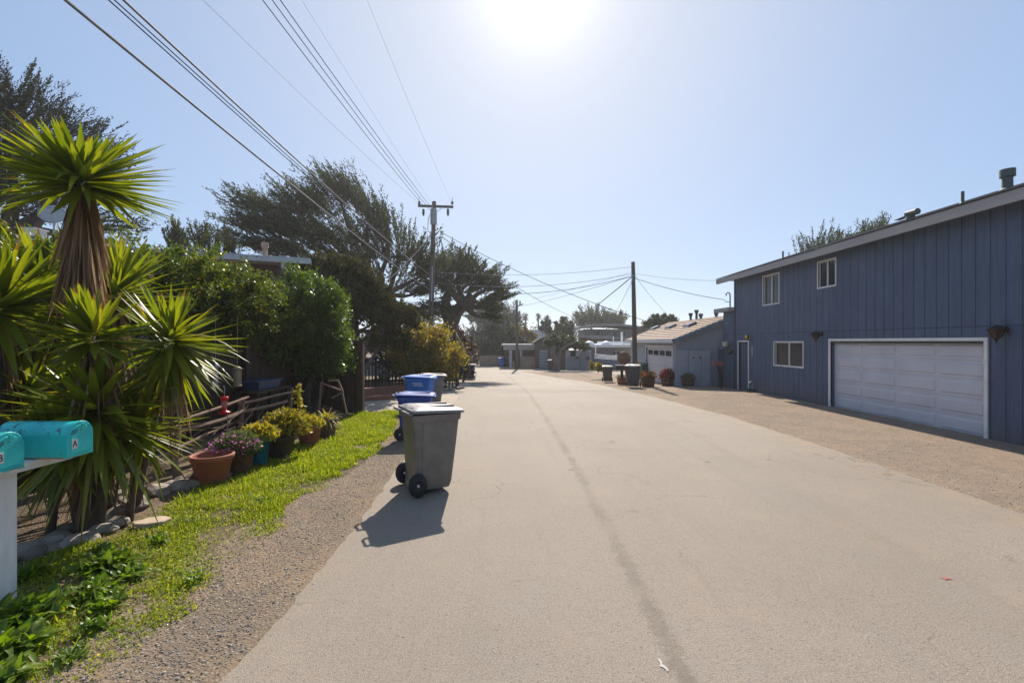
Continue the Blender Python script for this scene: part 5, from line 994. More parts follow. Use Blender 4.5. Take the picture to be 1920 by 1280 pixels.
M_WIRE_GLINT = mat('wire_glint_grey', (.22, .22, .24), (.16, .16, .18), .7, spec=.3)  # bright glints along the cables painted in as a lighter grey
def wire(a, b_, sag, rad, m, label, n=22, group='overhead wires'):
    a = Vector(a); b_ = Vector(b_); mb = MB(); mb.tube([a+(b_-a)*(i/n)-Vector((0, 0, 4*sag*(i/n)*(1-i/n))) for i in range(n+1)], rad, 5); return tag(mb.build('overhead_wire', m, recalc=False), label, 'wire', group)
def through(pole_pt, px, py, z, ext, sag, rad, m, label):
    """a span from the pole that passes the sight line (px,py) at height z and runs on past the camera"""
    Zc = (z-CAMH)*F/(640-py) if py < 640 else 5; q = P(px, py, Zc); q.z = z; a = Vector(pole_pt); d = q-a; L_ = d.length; tot = L_+ext
    tq = L_/tot; drop = 4*sag*tq*(1-tq); b_ = a+(q+Vector((0, 0, drop))-a)/tq; return wire(a, b_, sag, rad, m, label, 60)
through(P(794, 386, 26.8), 492, 0, 9.2, 22, .5, .011, M_WIRE, 'thin high wire meeting the top edge, first of the close trio')
through(P(800, 386, 26.8), 510, 0, 9.3, 22, .5, .011, M_WIRE, 'thin high wire meeting the top edge, middle of the close trio')
through(P(806, 386, 26.8), 525, 0, 9.4, 22, .5, .011, M_WIRE, 'thin high wire meeting the top edge, third of the close trio')
through(P(790, 385, 26.8), 380, 0, 9.2, 22, .5, .005, M_WIRE_GLINT, 'faint high wire meeting the top edge alone, left of the trio')
through(P(848, 384, 26.8), 688, 0, 9.6, 22, .4, .004, M_WIRE_GLINT, 'faint high wire nearest the sun glare at the top edge')
through(P(812, 384, 26.8), 565, 0, 9.4, 22, .4, .004, M_WIRE_GLINT, 'faint high wire just right of the close trio')
through(P(806, 543, 26.9), 122, 0, 5.6, 12, .35, .018, M_WIRE_GLINT, 'thick lowest cable crossing from the top left corner to the tall pole')
through(P(807, 516, 26.9), 231, 0, 6.1, 12, .35, .016, M_WIRE_GLINT, 'thick twisted cable above the pair of thin cables at the left')
through(P(807, 524, 26.9), 203, 0, 6.0, 12, .3, .008, M_WIRE, 'thin lower cable of the pair between the two thick cables')
through(P(807, 520, 26.9), 214, 0, 6.05, 12, .3, .008, M_WIRE, 'thin upper cable of the pair between the two thick cables')
wire(P(807, 440, 26.8), P(700, 545, 20), .25, .018, M_WIRE_GLINT, 'pale service drop slanting down left from the transformer pole')
wire(P(828, 436, 26.8), P(1215, 603, 24), .35, .014, M_WIRE, 'upper wire sloping from the transformer pole toward the tiled garage')
wire(P(828, 444, 26.8), P(1090, 600, 58), .5, .02, M_WIRE, 'long wire from the transformer pole toward the far brown roof')
wire(P(818, 541, 26.9), P(1186, 517, 25.5), .62, .014, M_WIRE, 'lowest sagging wire between the tall pole and the plain pole')
wire(P(818, 530, 26.9), P(1186, 513, 25.5), .45, .012, M_WIRE_GLINT, 'middle sagging wire between the tall pole and the plain pole')
wire(P(820, 510, 26.9), P(1186, 500, 25.5), .3, .010, M_WIRE_GLINT, 'highest sagging wire between the tall pole and the plain pole')
wire(P(970, 575, Z3), P(1186, 517, 25.5), .15, .012, M_WIRE, 'wire from the short distant pole up to the plain pole')
wire(P(1187, 517, 25.5), P(1065, 612, 44), .1, .030, M_WIRE_GLINT, 'thick strand dropping left from the plain pole to the bend')
wire(P(1188, 520, 25.5), P(1145, 600, 60), .2, .015, M_WIRE_GLINT, 'faint wire falling left from the plain pole to the far roofs')
wire(P(1186, 520, 25.5), MAST, .12, .013, M_WIRE, 'service wire from the plain pole to the goose-neck mast')
wire(P(1188, 512, 25.5), P(1345, 526, 20), .1, .008, M_WIRE_GLINT, 'faint wire from the plain pole toward the blue house eave')
wire(P(1188, 514, 25.5), P(1262, 600, 27), .12, .010, M_WIRE_GLINT, 'faint wire from the plain pole down to the tiled garage roof')
wire(P(1000, 560, 30), P(1187, 508, 25.5), .1, .007, M_WIRE_GLINT, 'faintest high wire reaching the plain pole from the left')

# ================================================================ RIGHT MIDDLE DISTANCE
# grey garage house with tiled roof
ga = T('tiled_garage_house', 'grey house with a tan tiled roof and a white street-side garage', 'house', (10, 27, -.3))
M_GW = mat('grey_stucco', (.34, .37, .41), (.29, .32, .36), .8, 2, 5, .1, 60); X0 = 8.2; Y0, Y1 = 22.9, 31.6; RX = 10.95; zE = 2.14; zR = 3.36
b = MB(); GO = (23.5, 28.0, -.4, 1.72); wallx(b, X0, .15, Y0, Y1, -.6, 2.16, [GO]); b.build('wall', M_GW, ga)
b = MB(); k = 2.2; sl = (zR-zE)/(RX-X0+.3); pr = [(X0+.16, -.6), (13.7, -.6), (13.7, 2.12), (RX, zR-.10), (X0+.16, 2.16)]
b.prism([(p[0], p[1]) for p in pr], .12, Matrix(((1, 0, 0, 0), (0, 0, 1, 0), (0, 1, 0, 0), (0, 0, 0, 1))), (0, Y0+.001, 0)); b.build('gable_wall', mat('grey_stucco_gable', (.31, .34, .39), (.27, .30, .35), .8, 2, 5, .1, 60), ga)
M_TILE = mat('roof_tile', (.40, .30, .23), (.30, .21, .16), .85, 7, 5, .3, 30)
b = MB(); nC_ = 11
for k in range(nC_):
    x0 = X0-.3+k*(RX-X0+.3)/nC_; x1 = x0+(RX-X0+.3)/nC_; z0 = zE+(x0-X0+.3)*sl; z1 = zE+(x1-X0+.3)*sl
    b.box((x0, Y0-.35, z0-.01), (x1, Y1+.3, z0+.012)) if 0 else b.add([(x0, Y0-.35, z0+.055), (x0, Y1+.3, z0+.055), (x1, Y1+.3, z1+.012), (x1, Y0-.35, z1+.012), (x0, Y0-.35, z0-.005), (x0, Y1+.3, z0-.005), (x1, Y0-.35, z1-.02)], [(0, 1, 2, 3), (4, 5, 1, 0), (4, 0, 3, 6)])
b.add([(RX, Y0-.35, zR+.02), (RX, Y1+.3, zR+.02), (13.9, Y1+.3, 2.1), (13.9, Y0-.35, 2.1)], [(0, 1, 2, 3)]); b.build('roof', M_TILE, ga)
b = MB(); b.box((X0-.36, Y0-.37, zE-.16), (X0-.31, Y1+.32, zE+.045)); b.build('gutter', M_WHITE, ga)
b = MB(); b.bar((X0-.32, Y0-.38, zE-.09), (RX, Y0-.38, zR-.1), .04, .19); b.build('barge_board', mat('barge_blue', (.13, .18, .24), (.11, .15, .20), .6), ga)
b = MB(); b.box((X0+.06, GO[0], -.45), (X0+.1, GO[1], 1.72)); gdoor = b.build('garage_door', M_GWHITE, ga)
for k in range(4): b = MB(); y = GO[0]+.25+k*1.05; b.box((X0+.045, y, 1.28), (X0+.058, y+.85, 1.55)); b.build('door_window', M_GLASS, gdoor)
b = MB(); [b.box((X0+.054, GO[0]+.01, z_), (X0+.0595, GO[1]-.01, z_+.012)) for z_ in (.2, .7, 1.2)]; b.build('panel_line', mat('line_grey', (.3, .3, .32)), gdoor)
frame_x('garage_trim', GO, X0, .10, .02, M_WHITE, ga, bottom=False)
for (px, py, w_) in ((1228, 617, 14), (1257, 615, 17), (1293, 612, 22)):
    r_ = (px-960)/F; Y = (2.05-zE+(X0-.3)*sl)/( (640-py)/F*-1 + r_*sl ) if 0 else None
    # solve the roof plane: z = zE+(x-X0+.3)*sl with x=r*Y, z=2.05+(640-py)/F*Y
    Y = (zE-(X0-.3)*sl-CAMH)/((640-py)/F-r_*sl); x = r_*Y; z = zE+(x-X0+.3)*sl; b = MB()
    b.loft([[(x-.25, Y-.45, z-.06), (x+.25, Y-.45, z+.12), (x+.25, Y+.45, z+.12), (x-.25, Y+.45, z-.06)], [(x-.2, Y-.4, z+.10), (x+.2, Y-.4, z+.26), (x+.2, Y+.4, z+.26), (x-.2, Y+.4, z+.10)]]); b.build('skylight', mat('skylight', (.10, .07, .08), (.07, .05, .06), .15), ga)
for px, yt, Yr in ((1295, 587, 28.1), (1306, 581, 27.2), (1314, 588, 26.6), (1343, 584, 24.6)):
    x = RX-.02; Yq = F*x/(px-960); zt = CAMH+(640-yt)/F*Yq; b = MB(); b.tube([(x, Yq, zR-.1), (x, Yq, zt-.12)], .07, 10); b.tube([(x, Yq, zt-.18), (x, Yq, zt)], [.10, .13], 10); b.build('roof_vent', mat('vent_dark', (.05, .05, .055), (.04, .04, .045), .5), ga)
b = MB(); b.box((12.0, Y0+.6, 2.2), (12.01, Y0+.61, 2.3))
# grey gates joining the two houses
M_GATE = mat('gate_grey', (.36, .38, .42), (.32, .34, .38), .7, 3, 5, .1)
t = T('side_gate', 'pale grey board gate and fence between the tiled garage and the blue house', 'gate', (9.2, 22.7, -.15))
x = 8.0
for k, (xa, xb_) in enumerate(((8.06, 8.72), (8.74, 9.38), (9.40, 9.82))):
    b = MB(); b.box((xa, 22.7, -.18), (xb_, 22.75, 1.62)); [b.box((xa+.15*j, 22.688, -.17), (xa+.15*j+.008, 22.699, 1.61)) for j in range(1, int((xb_-xa)/.15)+1)]; b.build('gate_panel', M_GATE, t)
b = MB(); [b.box((x_, 22.66, 1.2), (x_+.06, 22.699, 1.28)) for x_ in (8.95, 9.28)]; b.build('latch', mat('iron', (.03, .03, .03)), t)
t = tag(MB().box((9.84, 21.9, -.2), (10.45, 21.96, 1.68)).box((9.80, 21.86, -.2), (9.88, 21.90, 1.70)).build('blue_fence', M_BLUE2), 'short blue board fence joining the blue house wing', 'fence')
p = G(1352, 723); t = T('mailbox', 'faded red mailbox on a dark braced post before the blue fence', 'mailbox', (9.35, 20.6, -.05)); Yq = 20.7
b = MB(); b.box((9.42, Yq-.02, -.1), (9.48, Yq+.04, 1.0)); b.bar((9.42, Yq, .55), (9.22, Yq, .98), .04, .03, (0, 1, 0)); b.build('post', mat('iron', (.03, .03, .03)), t)
prm = Matrix(((1, 0, 0, 0), (0, 0, 1, 0), (0, 1, 0, 0), (0, 0, 0, 1))); arch_ = [(-.1, 0), (.1, 0), (.1, .12)]+[(.1*math.cos(a), .12+.09*math.sin(a)) for a in np.linspace(.3, 2.84, 6)]+[(-.1, .12)]
b = MB(); b.prism([(p_[0], p_[1]) for p_ in arch_], .46, Matrix(((0, 0, 1, 0), (1, 0, 0, 0), (0, 1, 0, 0), (0, 0, 0, 1))), (9.07, Yq, .96)); b.build('box', mat('faded_red', (.26, .09, .07), (.20, .07, .06), .6), t)
p = G(1413, 729); t = T('garden_tap', 'small red topped garden tap with green hose against the blue wall', 'garden tap', (9.9, 18.9, 0)); b = MB(); b.tube([(9.9, 18.9, 0), (9.9, 18.9, .35), (9.8, 18.9, .38), (9.78, 18.9, .33)], .02, 8); b.build('pipe', M_STEEL, t)
b = MB(); b.lathe((9.9, 18.9, .38), [(0, 0), (.05, .01), (.05, .03), (0, .04)], 10); b.build('handle', M_RED, t); b = MB()
for k in range(3): b.lathe((9.82, 18.9, .02+k*.03), [(.13, 0), (.15, .012), (.17, 0), (.15, -.012), (.13, 0)], 16)
b.build('hose', mat('hose_green', (.02, .07, .03), rough=.5), t)
# planters and mailbox
M_BARREL = mat('barrel_wood', (.17, .07, .035), (.10, .045, .025), .8, 5, 5, .3, stretch=(4, 4, .6))
def barrel(px, py, w_, h_, label, mleaf, seed, lh_=.3, n=260, ls=.13, square=False, mw=None):
    p = G(px, py); t = T('barrel_planter', label, 'planter', tuple(p), 'planters before the tiled garage house'); x, y, z = p; b = MB(); r_ = w_/2
    b.lathe((x, y, z), [(0, 0), (r_*.82, 0), (r_*.95, h_*.4), (r_*1.0, h_), (r_*.92, h_), (r_*.88, h_-.08), (0, h_-.08)], 20, smooth=False); b.build('tub', mw or M_BARREL, t)
    b = MB()
    for zz in (.2, .62, .9): rr2 = r_*(.82+.18*zz)+.012; b.lathe((x, y, z+h_*zz), [(rr2, 0), (rr2+.005, .005), (rr2+.005, .03), (rr2, .035)], 20)
    b.build('hoop', mat('iron', (.03, .03, .03)), t)
    dome(t, 'foliage', (x, y, z+h_-.02), r_*1.2, r_*1.1, lh_, n, ls, mleaf, seed, wr=.45, up=.6); return t
M_REDS = mat('red_succulent', (.30, .035, .03), (.16, .03, .02), .4, island=True, trans=.3, c3=(.15, .13, .03)); M_ORS = mat('orange_succulent', (.34, .12, .03), (.16, .10, .02), .4, island=True, trans=.3); M_YGS = mat('yg_succulent', (.20, .18, .04), (.12, .11, .03), .4, island=True, trans=.3)
barrel(1215, 725, .66, .48, 'half barrel planter with orange tipped succulents beside the charcoal bin', M_ORS, 201, .35)
barrel(1251, 723, .62, .42, 'half barrel planter overflowing with deep red succulents', M_REDS, 202, .5, 520)
barrel(1290, 724, .60, .40, 'half barrel planter with low yellow green succulents, farthest right', M_YGS, 203, .25, 200)
t = barrel(1166, 721, .50, .38, 'terracotta coloured planter tub that holds the black mailbox post', M_GREEN, 204, .12, 60, .1, mw=M_TERRA)
p = G(1166, 721); t = T('mailbox', 'black mailbox on a dark post standing in the terracotta planter', 'mailbox', (p.x, p.y, p.z+.3)); blk = mat('black_metal', (.02, .02, .022), (.03, .03, .03), .45)
b = MB(); b.box((p.x-.06, p.y-.06, p.z+.3), (p.x+.06, p.y+.06, p.z+.78)); b.box((p.x-.09, p.y-.09, p.z+.45), (p.x+.09, p.y+.09, p.z+.52)); b.build('post', blk, t)
b = MB(); b.prism([(q_[0]*1.3, q_[1]*1.25) for q_ in arch_], .55, Matrix(((0, 0, 1, 0), (1, 0, 0, 0), (0, 1, 0, 0), (0, 0, 0, 1))), (p.x-.36, p.y, p.z+.78)); b.build('box', blk, t)
p = G(1170, 712); Yq = 27; q = P(1170, 671, Yq); t = T('wooden_disc', 'round brown wooden table top leaning by the tiled garage', 'table top', (q.x, q.y, -.35)); b = MB(); M = Matrix.Rotation(R(82), 4, 'X')
b.lathe(tuple(q), [(0, -.02), (.36, -.02), (.375, 0), (.36, .02), (0, .02)], 30, M); b.build('top', mat('disc_wood', (.20, .085, .03), (.13, .055, .02), .6, 6, stretch=(1, 6, 1)), t)
b = MB(); b.tube([(q.x-.2, q.y+.1, -.4), (q.x, q.y+.05, q.z)], .03, 6); b.tube([(q.x+.2, q.y+.1, -.4), (q.x, q.y+.05, q.z)], .03, 6); b.build('leg', M_BARREL, t)

# ---------------------------------------------------------------- far houses at the bend
def box(name, px0, px1, py0, py1, Z0, dep, m, parent, base=False):
    a = P(px0, py0, Z0); c_ = P(px1, py1, Z0); z0_ = float(g(Z0))-.3 if base else c_.z; b = MB(); b.box((a.x, Z0, z0_), (c_.x, Z0+dep, a.z)); return b.build(name, m, parent)
M_TAN = mat('tan_stucco', (.36, .26, .18), (.30, .215, .15), .9, 1.5, 5, .1, 30); M_FB = mat('far_brown', (.12, .085, .075), (.10, .07, .06), .8, 2); M_FB2 = mat('far_brown_wall', (.20, .125, .09), (.16, .10, .07), .8, 2); M_FW = mat('far_white', (.55, .55, .55), (.48, .48, .48), .7, 2); M_FG = mat('far_grey', (.27, .28, .31), (.24, .25, .28), .8, 2)
fw = tag(MB().box((P(899, 0, 52).x, 52, -1.1), (P(953, 0, 52).x, 52.3, P(0, 666.5, 52).z)).build('tan_wall', M_TAN), 'low tan wall closing the street beyond the far blue bin', 'wall')
t = T('white_post', 'slim white gate post at the left end of the low tan wall', 'post', tuple(G(897, 684))); p = G(897, 684)
b = MB(); b.box((p.x-.1, p.y-.1, p.z-.1), (p.x+.1, p.y+.1, p.z+1.1)); b.build('shaft', M_FW, t); b = MB(); b.box((p.x-.15, p.y-.15, p.z+1.1), (p.x+.15, p.y+.15, p.z+1.18)); b.build('cap', M_FW, t)
ch = T('carport_house', 'low brown house with a white flat carport roof behind the short pole', 'house', (2, 50, -.75))
box('carport_roof', 944, 1004, 646, 656, 47.5, 6, mat('far_fascia', (.42, .42, .40), (.36, .36, .34), .7), ch); box('roof_edge', 940, 1005, 645, 648, 47.3, 6.5, M_FW, ch)
box('back_wall', 945, 1004, 656.5, 690, 52, .3, M_FB2, ch, True); box('column', 954.5, 960, 656.5, 690, 47.8, .3, M_FW, ch, True); box('column', 975, 979, 656.5, 672, 47.8, .25, M_FW, ch)
box('window_band', 981, 1003, 658, 666, 49.5, .1, M_FB, ch); box('infill_wall', 980, 1003.5, 656.3, 690, 49.8, .2, M_FB2, ch, True)
fw = tag(MB().box((P(975.5, 0, 46.5).x, 46.5, -1.1), (P(1003.5, 0, 46.5).x, 46.8, P(0, 668.5, 46.5).z)).build('tan_wall', M_TAN), 'tan patio wall in front of the carport, right of the short pole', 'wall')
bh = T('arched_garage', 'dark brown garage block with a curved top and frosted glass door', 'garage', (4, 48, -.75))
a = P(1003.8, 0, 46).x; c_ = P(1045, 0, 46).x; zt = P(0, 645, 46).z; n = 10; arc = [(a, -1.1), (c_, -1.1)]+[(c_+(a-c_)*i/n, zt+.55*math.sin(math.pi*i/n)) for i in range(n+1)]
b = MB(); b.prism(arc, 7, prm, (0, 46, 0)); b.build('wall', M_FB, bh); 
arc2 = [(p_[0]*1.0+(.15 if p_[0] > (a+c_)/2 else -.15), p_[1]) for p_ in arc[2:]]; b = MB(); b.prism(arc2+[(p_[0], p_[1]+.14) for p_ in reversed(arc2)], 7.4, prm, (0, 45.8, 0)); b.build('curved_roof', mat('far_roof_trim', (.10, .08, .075), rough=1, spec=.1), bh)
gd_ = box('garage_door', 1011, 1028.5, 655.5, 690, 45.96, .05, mat('door_frame', (.16, .18, .19)), bh, True)
for k in range(6): y0_ = 656.5+k*5.6; box('glass_panel', 1012, 1027.5, y0_, y0_+4.2, 45.93, .02, mat('frosted', (.30, .36, .38), (.25, .31, .33), .25), gd_)
bw = tag(MB().box((P(1045.5, 0, 45).x, 45, -1.1), (P(1062.5, 0, 45).x, 45.6, P(0, 651, 45).z)).build('brown_wall', M_FB2), 'reddish brown wall behind the twisted trunk', 'wall')
wh = T('white_roof_house', 'low cream house with a bright white flat roof and thin white pipes', 'house', (9, 45, -.7))
box('wall', 1062.8, 1108, 656, 693, 44, 8, M_FW, wh, True); box('wall', 1108.2, 1190, 651, 693, 46, 8, mat('cream_wall', (.42, .40, .36), (.36, .34, .31), .8), wh, True)
box('roof', 1096, 1192, 645.5, 651, 44.5, 10, mat('bright_roof', (.80, .80, .82), (.72, .72, .74), .5), wh); box('roof_step', 1140, 1192, 640, 645.4, 48, 6, mat('bright_roof', (.80, .80, .82)), wh)
for (a_, h_) in ((1105, 3.5), (1137, 3.5)): q = P(a_, 645, 45.5); b = MB(); b.lathe(tuple(q), [(.55, -.05), (.5, .1), (.3, .25), (0, .32)], 14); b.build('skylight', mat('bright_roof', (.8, .8, .82)), wh)
for a_, yt, r_ in ((1166, 622, .11), (1150, 630, .04)): q = P(a_, 645, 47); b = MB(); b.tube([(q.x, q.y, q.z-.3), (q.x, q.y, P(0, yt, 47).z)], r_, 10); b.build('flue', M_WHITE, wh)
wd = box('window', 1069.5, 1079.5, 658, 668, 43.93, .05, M_GLASS, wh); box('window_sill', 1068.5, 1080.5, 668.1, 669, 43.88, .1, M_FW, wh)
box('gate', 1063, 1086.5, 670, 693, 43.7, .1, M_FG, wh, True); box('gate', 1088.5, 1105.5, 657.5, 692, 43.6, .1, M_FG, wh, True); box('window', 1150, 1164, 660, 663, 45.93, .05, M_GLASS, wh)
for px, py in ((1083, 669.5), (1102, 671.5)): q = P(px, py, 43.4); tag(MB().box((q.x-.13, q.y-.1, q.z-.15), (q.x+.13, q.y+.1, q.z+.16)).tube([(q.x, q.y+.1, q.z), (q.x, q.y+.3, q.z)], .03, 6).build('letter_box', mat('box_dark', (.04, .05, .07), rough=.5), bevel=.02), 'small dark letter box on the '+('left' if px < 1090 else 'right')+' pale gate of the cream house', 'letter box', 'letter boxes on the pale gates')
t = T('slatted_awning', 'white slatted awning over the grey garage front of the cream house', 'awning', tuple(P(1135, 668, 43))); b = MB()
for k in range(4): b.bar(P(1115, 664+k*2.4, 43.2-.25*k), P(1157, 668+k*2.0, 42.6-.25*k), .28, .05)
b.build('slats', M_WHITE, t); b = MB(); b.tube([P(1117, 664, 43), P(1117, 648, 44.2)], .03, 6); b.tube([P(1155, 668, 43), P(1155, 655, 45.9)], .03, 6); b.build('brace', M_WHITE, t)
box('garage_front', 1112, 1188, 668, 693, 44.2, .3, mat('blue_grey_door', (.15, .19, .25), (.12, .16, .21), .7), wh, True)
t = T('curved_roof_house', 'brown upper storey house under a long shallow curved roof', 'house', tuple(P(1130, 640, 70)))
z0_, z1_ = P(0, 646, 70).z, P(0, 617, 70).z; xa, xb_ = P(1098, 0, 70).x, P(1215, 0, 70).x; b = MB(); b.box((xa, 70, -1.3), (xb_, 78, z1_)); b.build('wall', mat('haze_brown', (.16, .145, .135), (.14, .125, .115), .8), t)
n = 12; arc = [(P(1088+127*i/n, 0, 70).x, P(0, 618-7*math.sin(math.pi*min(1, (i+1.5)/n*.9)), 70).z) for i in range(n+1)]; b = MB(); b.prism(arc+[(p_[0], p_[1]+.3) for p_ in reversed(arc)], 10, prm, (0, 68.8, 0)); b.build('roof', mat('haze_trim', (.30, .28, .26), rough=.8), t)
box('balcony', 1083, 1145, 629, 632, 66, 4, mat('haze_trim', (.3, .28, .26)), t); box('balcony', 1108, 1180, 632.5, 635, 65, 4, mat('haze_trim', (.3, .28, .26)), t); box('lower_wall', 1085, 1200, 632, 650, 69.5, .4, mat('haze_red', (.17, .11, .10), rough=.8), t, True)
for px in (1118, 1128, 1150, 1165): box('window', px, px+7, 621, 629, 69.9, .08, M_GLASS, t)
t = T('slate_roof_house', 'blue slate hipped roof rising behind the arched brown garage', 'house', tuple(P(1005, 640, 75))); za = P(0, 640, 75).z; zb_ = P(0, 617, 75).z
b = MB(); q = [(P(975, 0, 75).x, 75), (P(1028, 0, 75).x, 75), (P(1028, 0, 75).x, 85), (P(975, 0, 75).x, 85)]; b.add([(x_, y_, za) for x_, y_ in q]+[(P(985, 0, 80).x, 80, zb_), (P(1017, 0, 80).x, 80, zb_)], [(0, 1, 5, 4), (1, 2, 5), (2, 3, 4, 5), (3, 0, 4), (0, 3, 2, 1)]); b.build('roof', mat('slate', (.09, .11, .15), (.07, .09, .12), 1.0, 3, spec=.05), t)
box('wall', 976, 1027, 640, 650, 75.4, 9, M_FB2, t, True)
p = G(966, 691); t = T('fire_hydrant', 'small tan fire hydrant at the foot of the short pole', 'hydrant', (p.x-.15, p.y, p.z)); b = MB(); b.lathe((p.x-.15, p.y, p.z), [(0, 0), (.16, 0), (.16, .06), (.11, .08), (.11, .5), (.15, .52), (.15, .56), (.12, .6), (.08, .7), (.03, .74), (0, .76)], 14); b.tube([(p.x-.37, p.y, p.z+.42), (p.x+.07, p.y, p.z+.42)], .07, 10); b.build('barrel', mat('hydrant', (.45, .25, .12), (.38, .2, .1), .6), t)

# ---------------------------------------------------------------- left driveway: picket fence, car, brick edging
t = T('picket_fence', 'dark picket fence behind the left driveway and dome shrub', 'fence', (-4.5, 20.6, -.1)); b = MB(); x = -8.4; yb = 20.6
rp = np.random.default_rng(4)
while x < -2.45: b.box((x, yb, -.05), (x+.055, yb+.02, 1.32+rp.uniform(-.03, .03))); x += .15
b.build('pickets', M_BROWN, t); b = MB(); b.box((-8.4, yb+.022, .25), (-2.4, yb+.06, .34)); b.box((-8.4, yb+.022, 1.05), (-2.4, yb+.06, 1.14)); b.build('rail', M_BROWN, t)
for x in (-8.3, -6.2, -4.1, -2.5): b = MB(); b.box((x, yb+.062, -.1), (x+.1, yb+.16, 1.42)); b.build('post', M_BROWN, t)
car = T('parked_car', 'white car parked beyond the dark picket fence', 'car', (-8.6, 28, float(g(28)))); zc = float(g(28))
prof = [(-2.1, .35), (2.1, .35), (2.15, .62), (2.05, .85), (1.2, .95), (.55, 1.40), (-.9, 1.44), (-1.75, 1.0), (-2.12, .92)]
b = MB(); b.prism(prof, 1.7, prm, (-8.9, 27.2, zc)); b.build('body', mat('car_white', (.75, .76, .78), rough=.25, spec=.6), car, bevel=.06)
b = MB(); b.prism([(1.0, .98), (.50, 1.34), (-.85, 1.38), (-1.5, 1.02)], .01, prm, (-8.9, 27.188, zc)); b.build('window', M_GLASS, car)
for x in (-1.35, 1.35): b = MB(); b.lathe((-8.9+x, 27.25, zc+.32), [(0, -.1), (.2, -.1), (.32, -.08), (.33, .1), (0, .1)], 20, Matrix.Rotation(R(90), 4, 'X')); wq = b.build('wheel', mat('rubber', (.012, .012, .013)), car); b = MB(); b.lathe((-8.9+x, 27.25, zc+.32), [(0, .105), (.17, .11), (.2, .101)], 14, Matrix.Rotation(R(90), 4, 'X')); b.build('rim', M_STEEL, wq)
b = MB(); b.box((-6.85, 27.3, zc+.62), (-6.74, 27.55, zc+.76)); b.build('headlight', mat('lamp_glass', (.6, .6, .62), rough=.1), car)
def terrace(pts, z0, h_, label):
    q = catmull(pts, 6); mb = MB(); w_ = .34; a = []; c = []
    for i, p_ in enumerate(q):
        d = q[min(i+1, len(q)-1)]-q[max(i-1, 0)]; d = d/np.linalg.norm(d); nn = np.array([-d[1], d[0]]); a.append(p_-nn*w_/2); c.append(p_+nn*w_/2)
    mb.loft([[(*a[i], z0), (*c[i], z0), (*c[i], z0+h_), (*a[i], z0+h_)] for i in range(len(q))]); return tag(mb.build('brick_edging', mat('brick_red', (.30, .13, .08), (.22, .09, .06), .9, 9, 5, .4, 30), bevel=.012), label, 'brick edging', 'curved brick edgings in the left yard')
terrace([(-6.2, 15.6), (-5.2, 15.8), (-4.3, 16.4), (-3.75, 17.2)], -.02, .17, 'curved red brick edging nearest the brown screen panel')
terrace([(-6.8, 17.2), (-5.7, 17.4), (-4.9, 17.9), (-4.4, 18.6)], -.02, .30, 'curved red brick edging at the rear, one step higher')
q = MB(); rp = np.random.default_rng(12)
for (x, y, s_) in ((-3.95, 17.3, .2), (-4.2, 17.0, .16), (-3.7, 17.6, .17), (-4.6, 18.7, .2)): q = MB(); rock_mesh(q, (x, y, .12), (s_, s_*.8, s_), rp); tag(q.build('stone', M_STONE2), 'dark stone piled at the end of the red brick edging', 'stone', 'stones at the brick edging')
# ---------------------------------------------------------------- background trees and shrubs
def bush(name, label, blobs, n, size, m, seed, base, lump=.12, group=None, trunk=True):
    r = np.random.default_rng(seed); t = T(name, label, 'tree' if 'tree' in name else 'shrub', base, group); V, Q = leaf_mass(blobs, n, size, r, lump=lump, inner=.25); npmesh('crown', V, Q, m, t)
    if trunk:
        c_ = blobs[0][0]; mb = MB(); w_ = max(.06, blobs[0][1][0]*.09)
        for k in range(3): mb.tube(curved(base, (c_[0]+r.uniform(-.3, .3)*blobs[0][1][0], c_[1], c_[2]), r, 5, .05), list(np.linspace(w_, w_*.4, 6)), 7)
        mb.build('trunk', M_BARK, t, recalc=False)
    return t
def Bs(*a): return [B(*x) for x in a]
def gp(px, Z_): return ((px-960)/F*Z_, Z_, float(g(Z_)))
M_RUST = mat('rusty_leaf', (.06, .045, .03), (.13, .075, .05), .7, island=True, trans=.3, c3=(.20, .09, .07)); M_OR = mat('gold_top', (.14, .12, .02), (.26, .19, .03), .6, island=True, trans=.3, c3=(.40, .20, .04)); M_DG = mat('dark_green', (.022, .034, .016), (.05, .066, .028), .7, island=True, trans=.2)
bush('plum_tree', 'dark reddish tree at the left side of the bend behind the dome shrub', Bs((862, 650, 34, 26, 26), (880, 668, 34, 20, 22), (845, 640, 35, 18, 22)), 5500, .22, M_RUST, 301, gp(865, 34))
bush('dark_shrub', 'low dark shrub between the dome shrub and the far left bin', Bs((872, 690, 27, 14, 12), (858, 700, 26, 14, 10)), 1800, .14, M_DG, 302, gp(868, 27))
bush('hedge_tree', 'dark green hedge tree left of the golden topped trees', Bs((908, 655, 54, 18, 18), (925, 640, 56, 18, 28), (940, 650, 55, 16, 22)), 7000, .32, M_DG, 303, gp(925, 55))
bush('hedge_tree', 'light green shrubby tree low behind the tan wall', Bs((912, 655, 53, 9, 14), (930, 662, 53, 12, 8)), 1800, .26, M_GREEN, 304, gp(917, 53))
bush('golden_tree', 'tree with golden orange top left of the short pole', Bs((955, 634, 57, 14, 20), (950, 655, 57, 12, 16)), 3600, .3, M_DG, 305, gp(952, 57)); bush('golden_tree', 'golden orange crown close behind the short pole', Bs((958, 620, 56, 13, 7), (986, 624, 55, 16, 8), (994, 632, 55, 9, 6)), 2600, .28, M_OR, 306, gp(975, 56))
bush('golden_tree', 'dark lower tree under the golden crown behind the carport', Bs((985, 638, 57, 18, 12), (970, 650, 57, 16, 14)), 3000, .3, M_DG, 307, gp(980, 57))
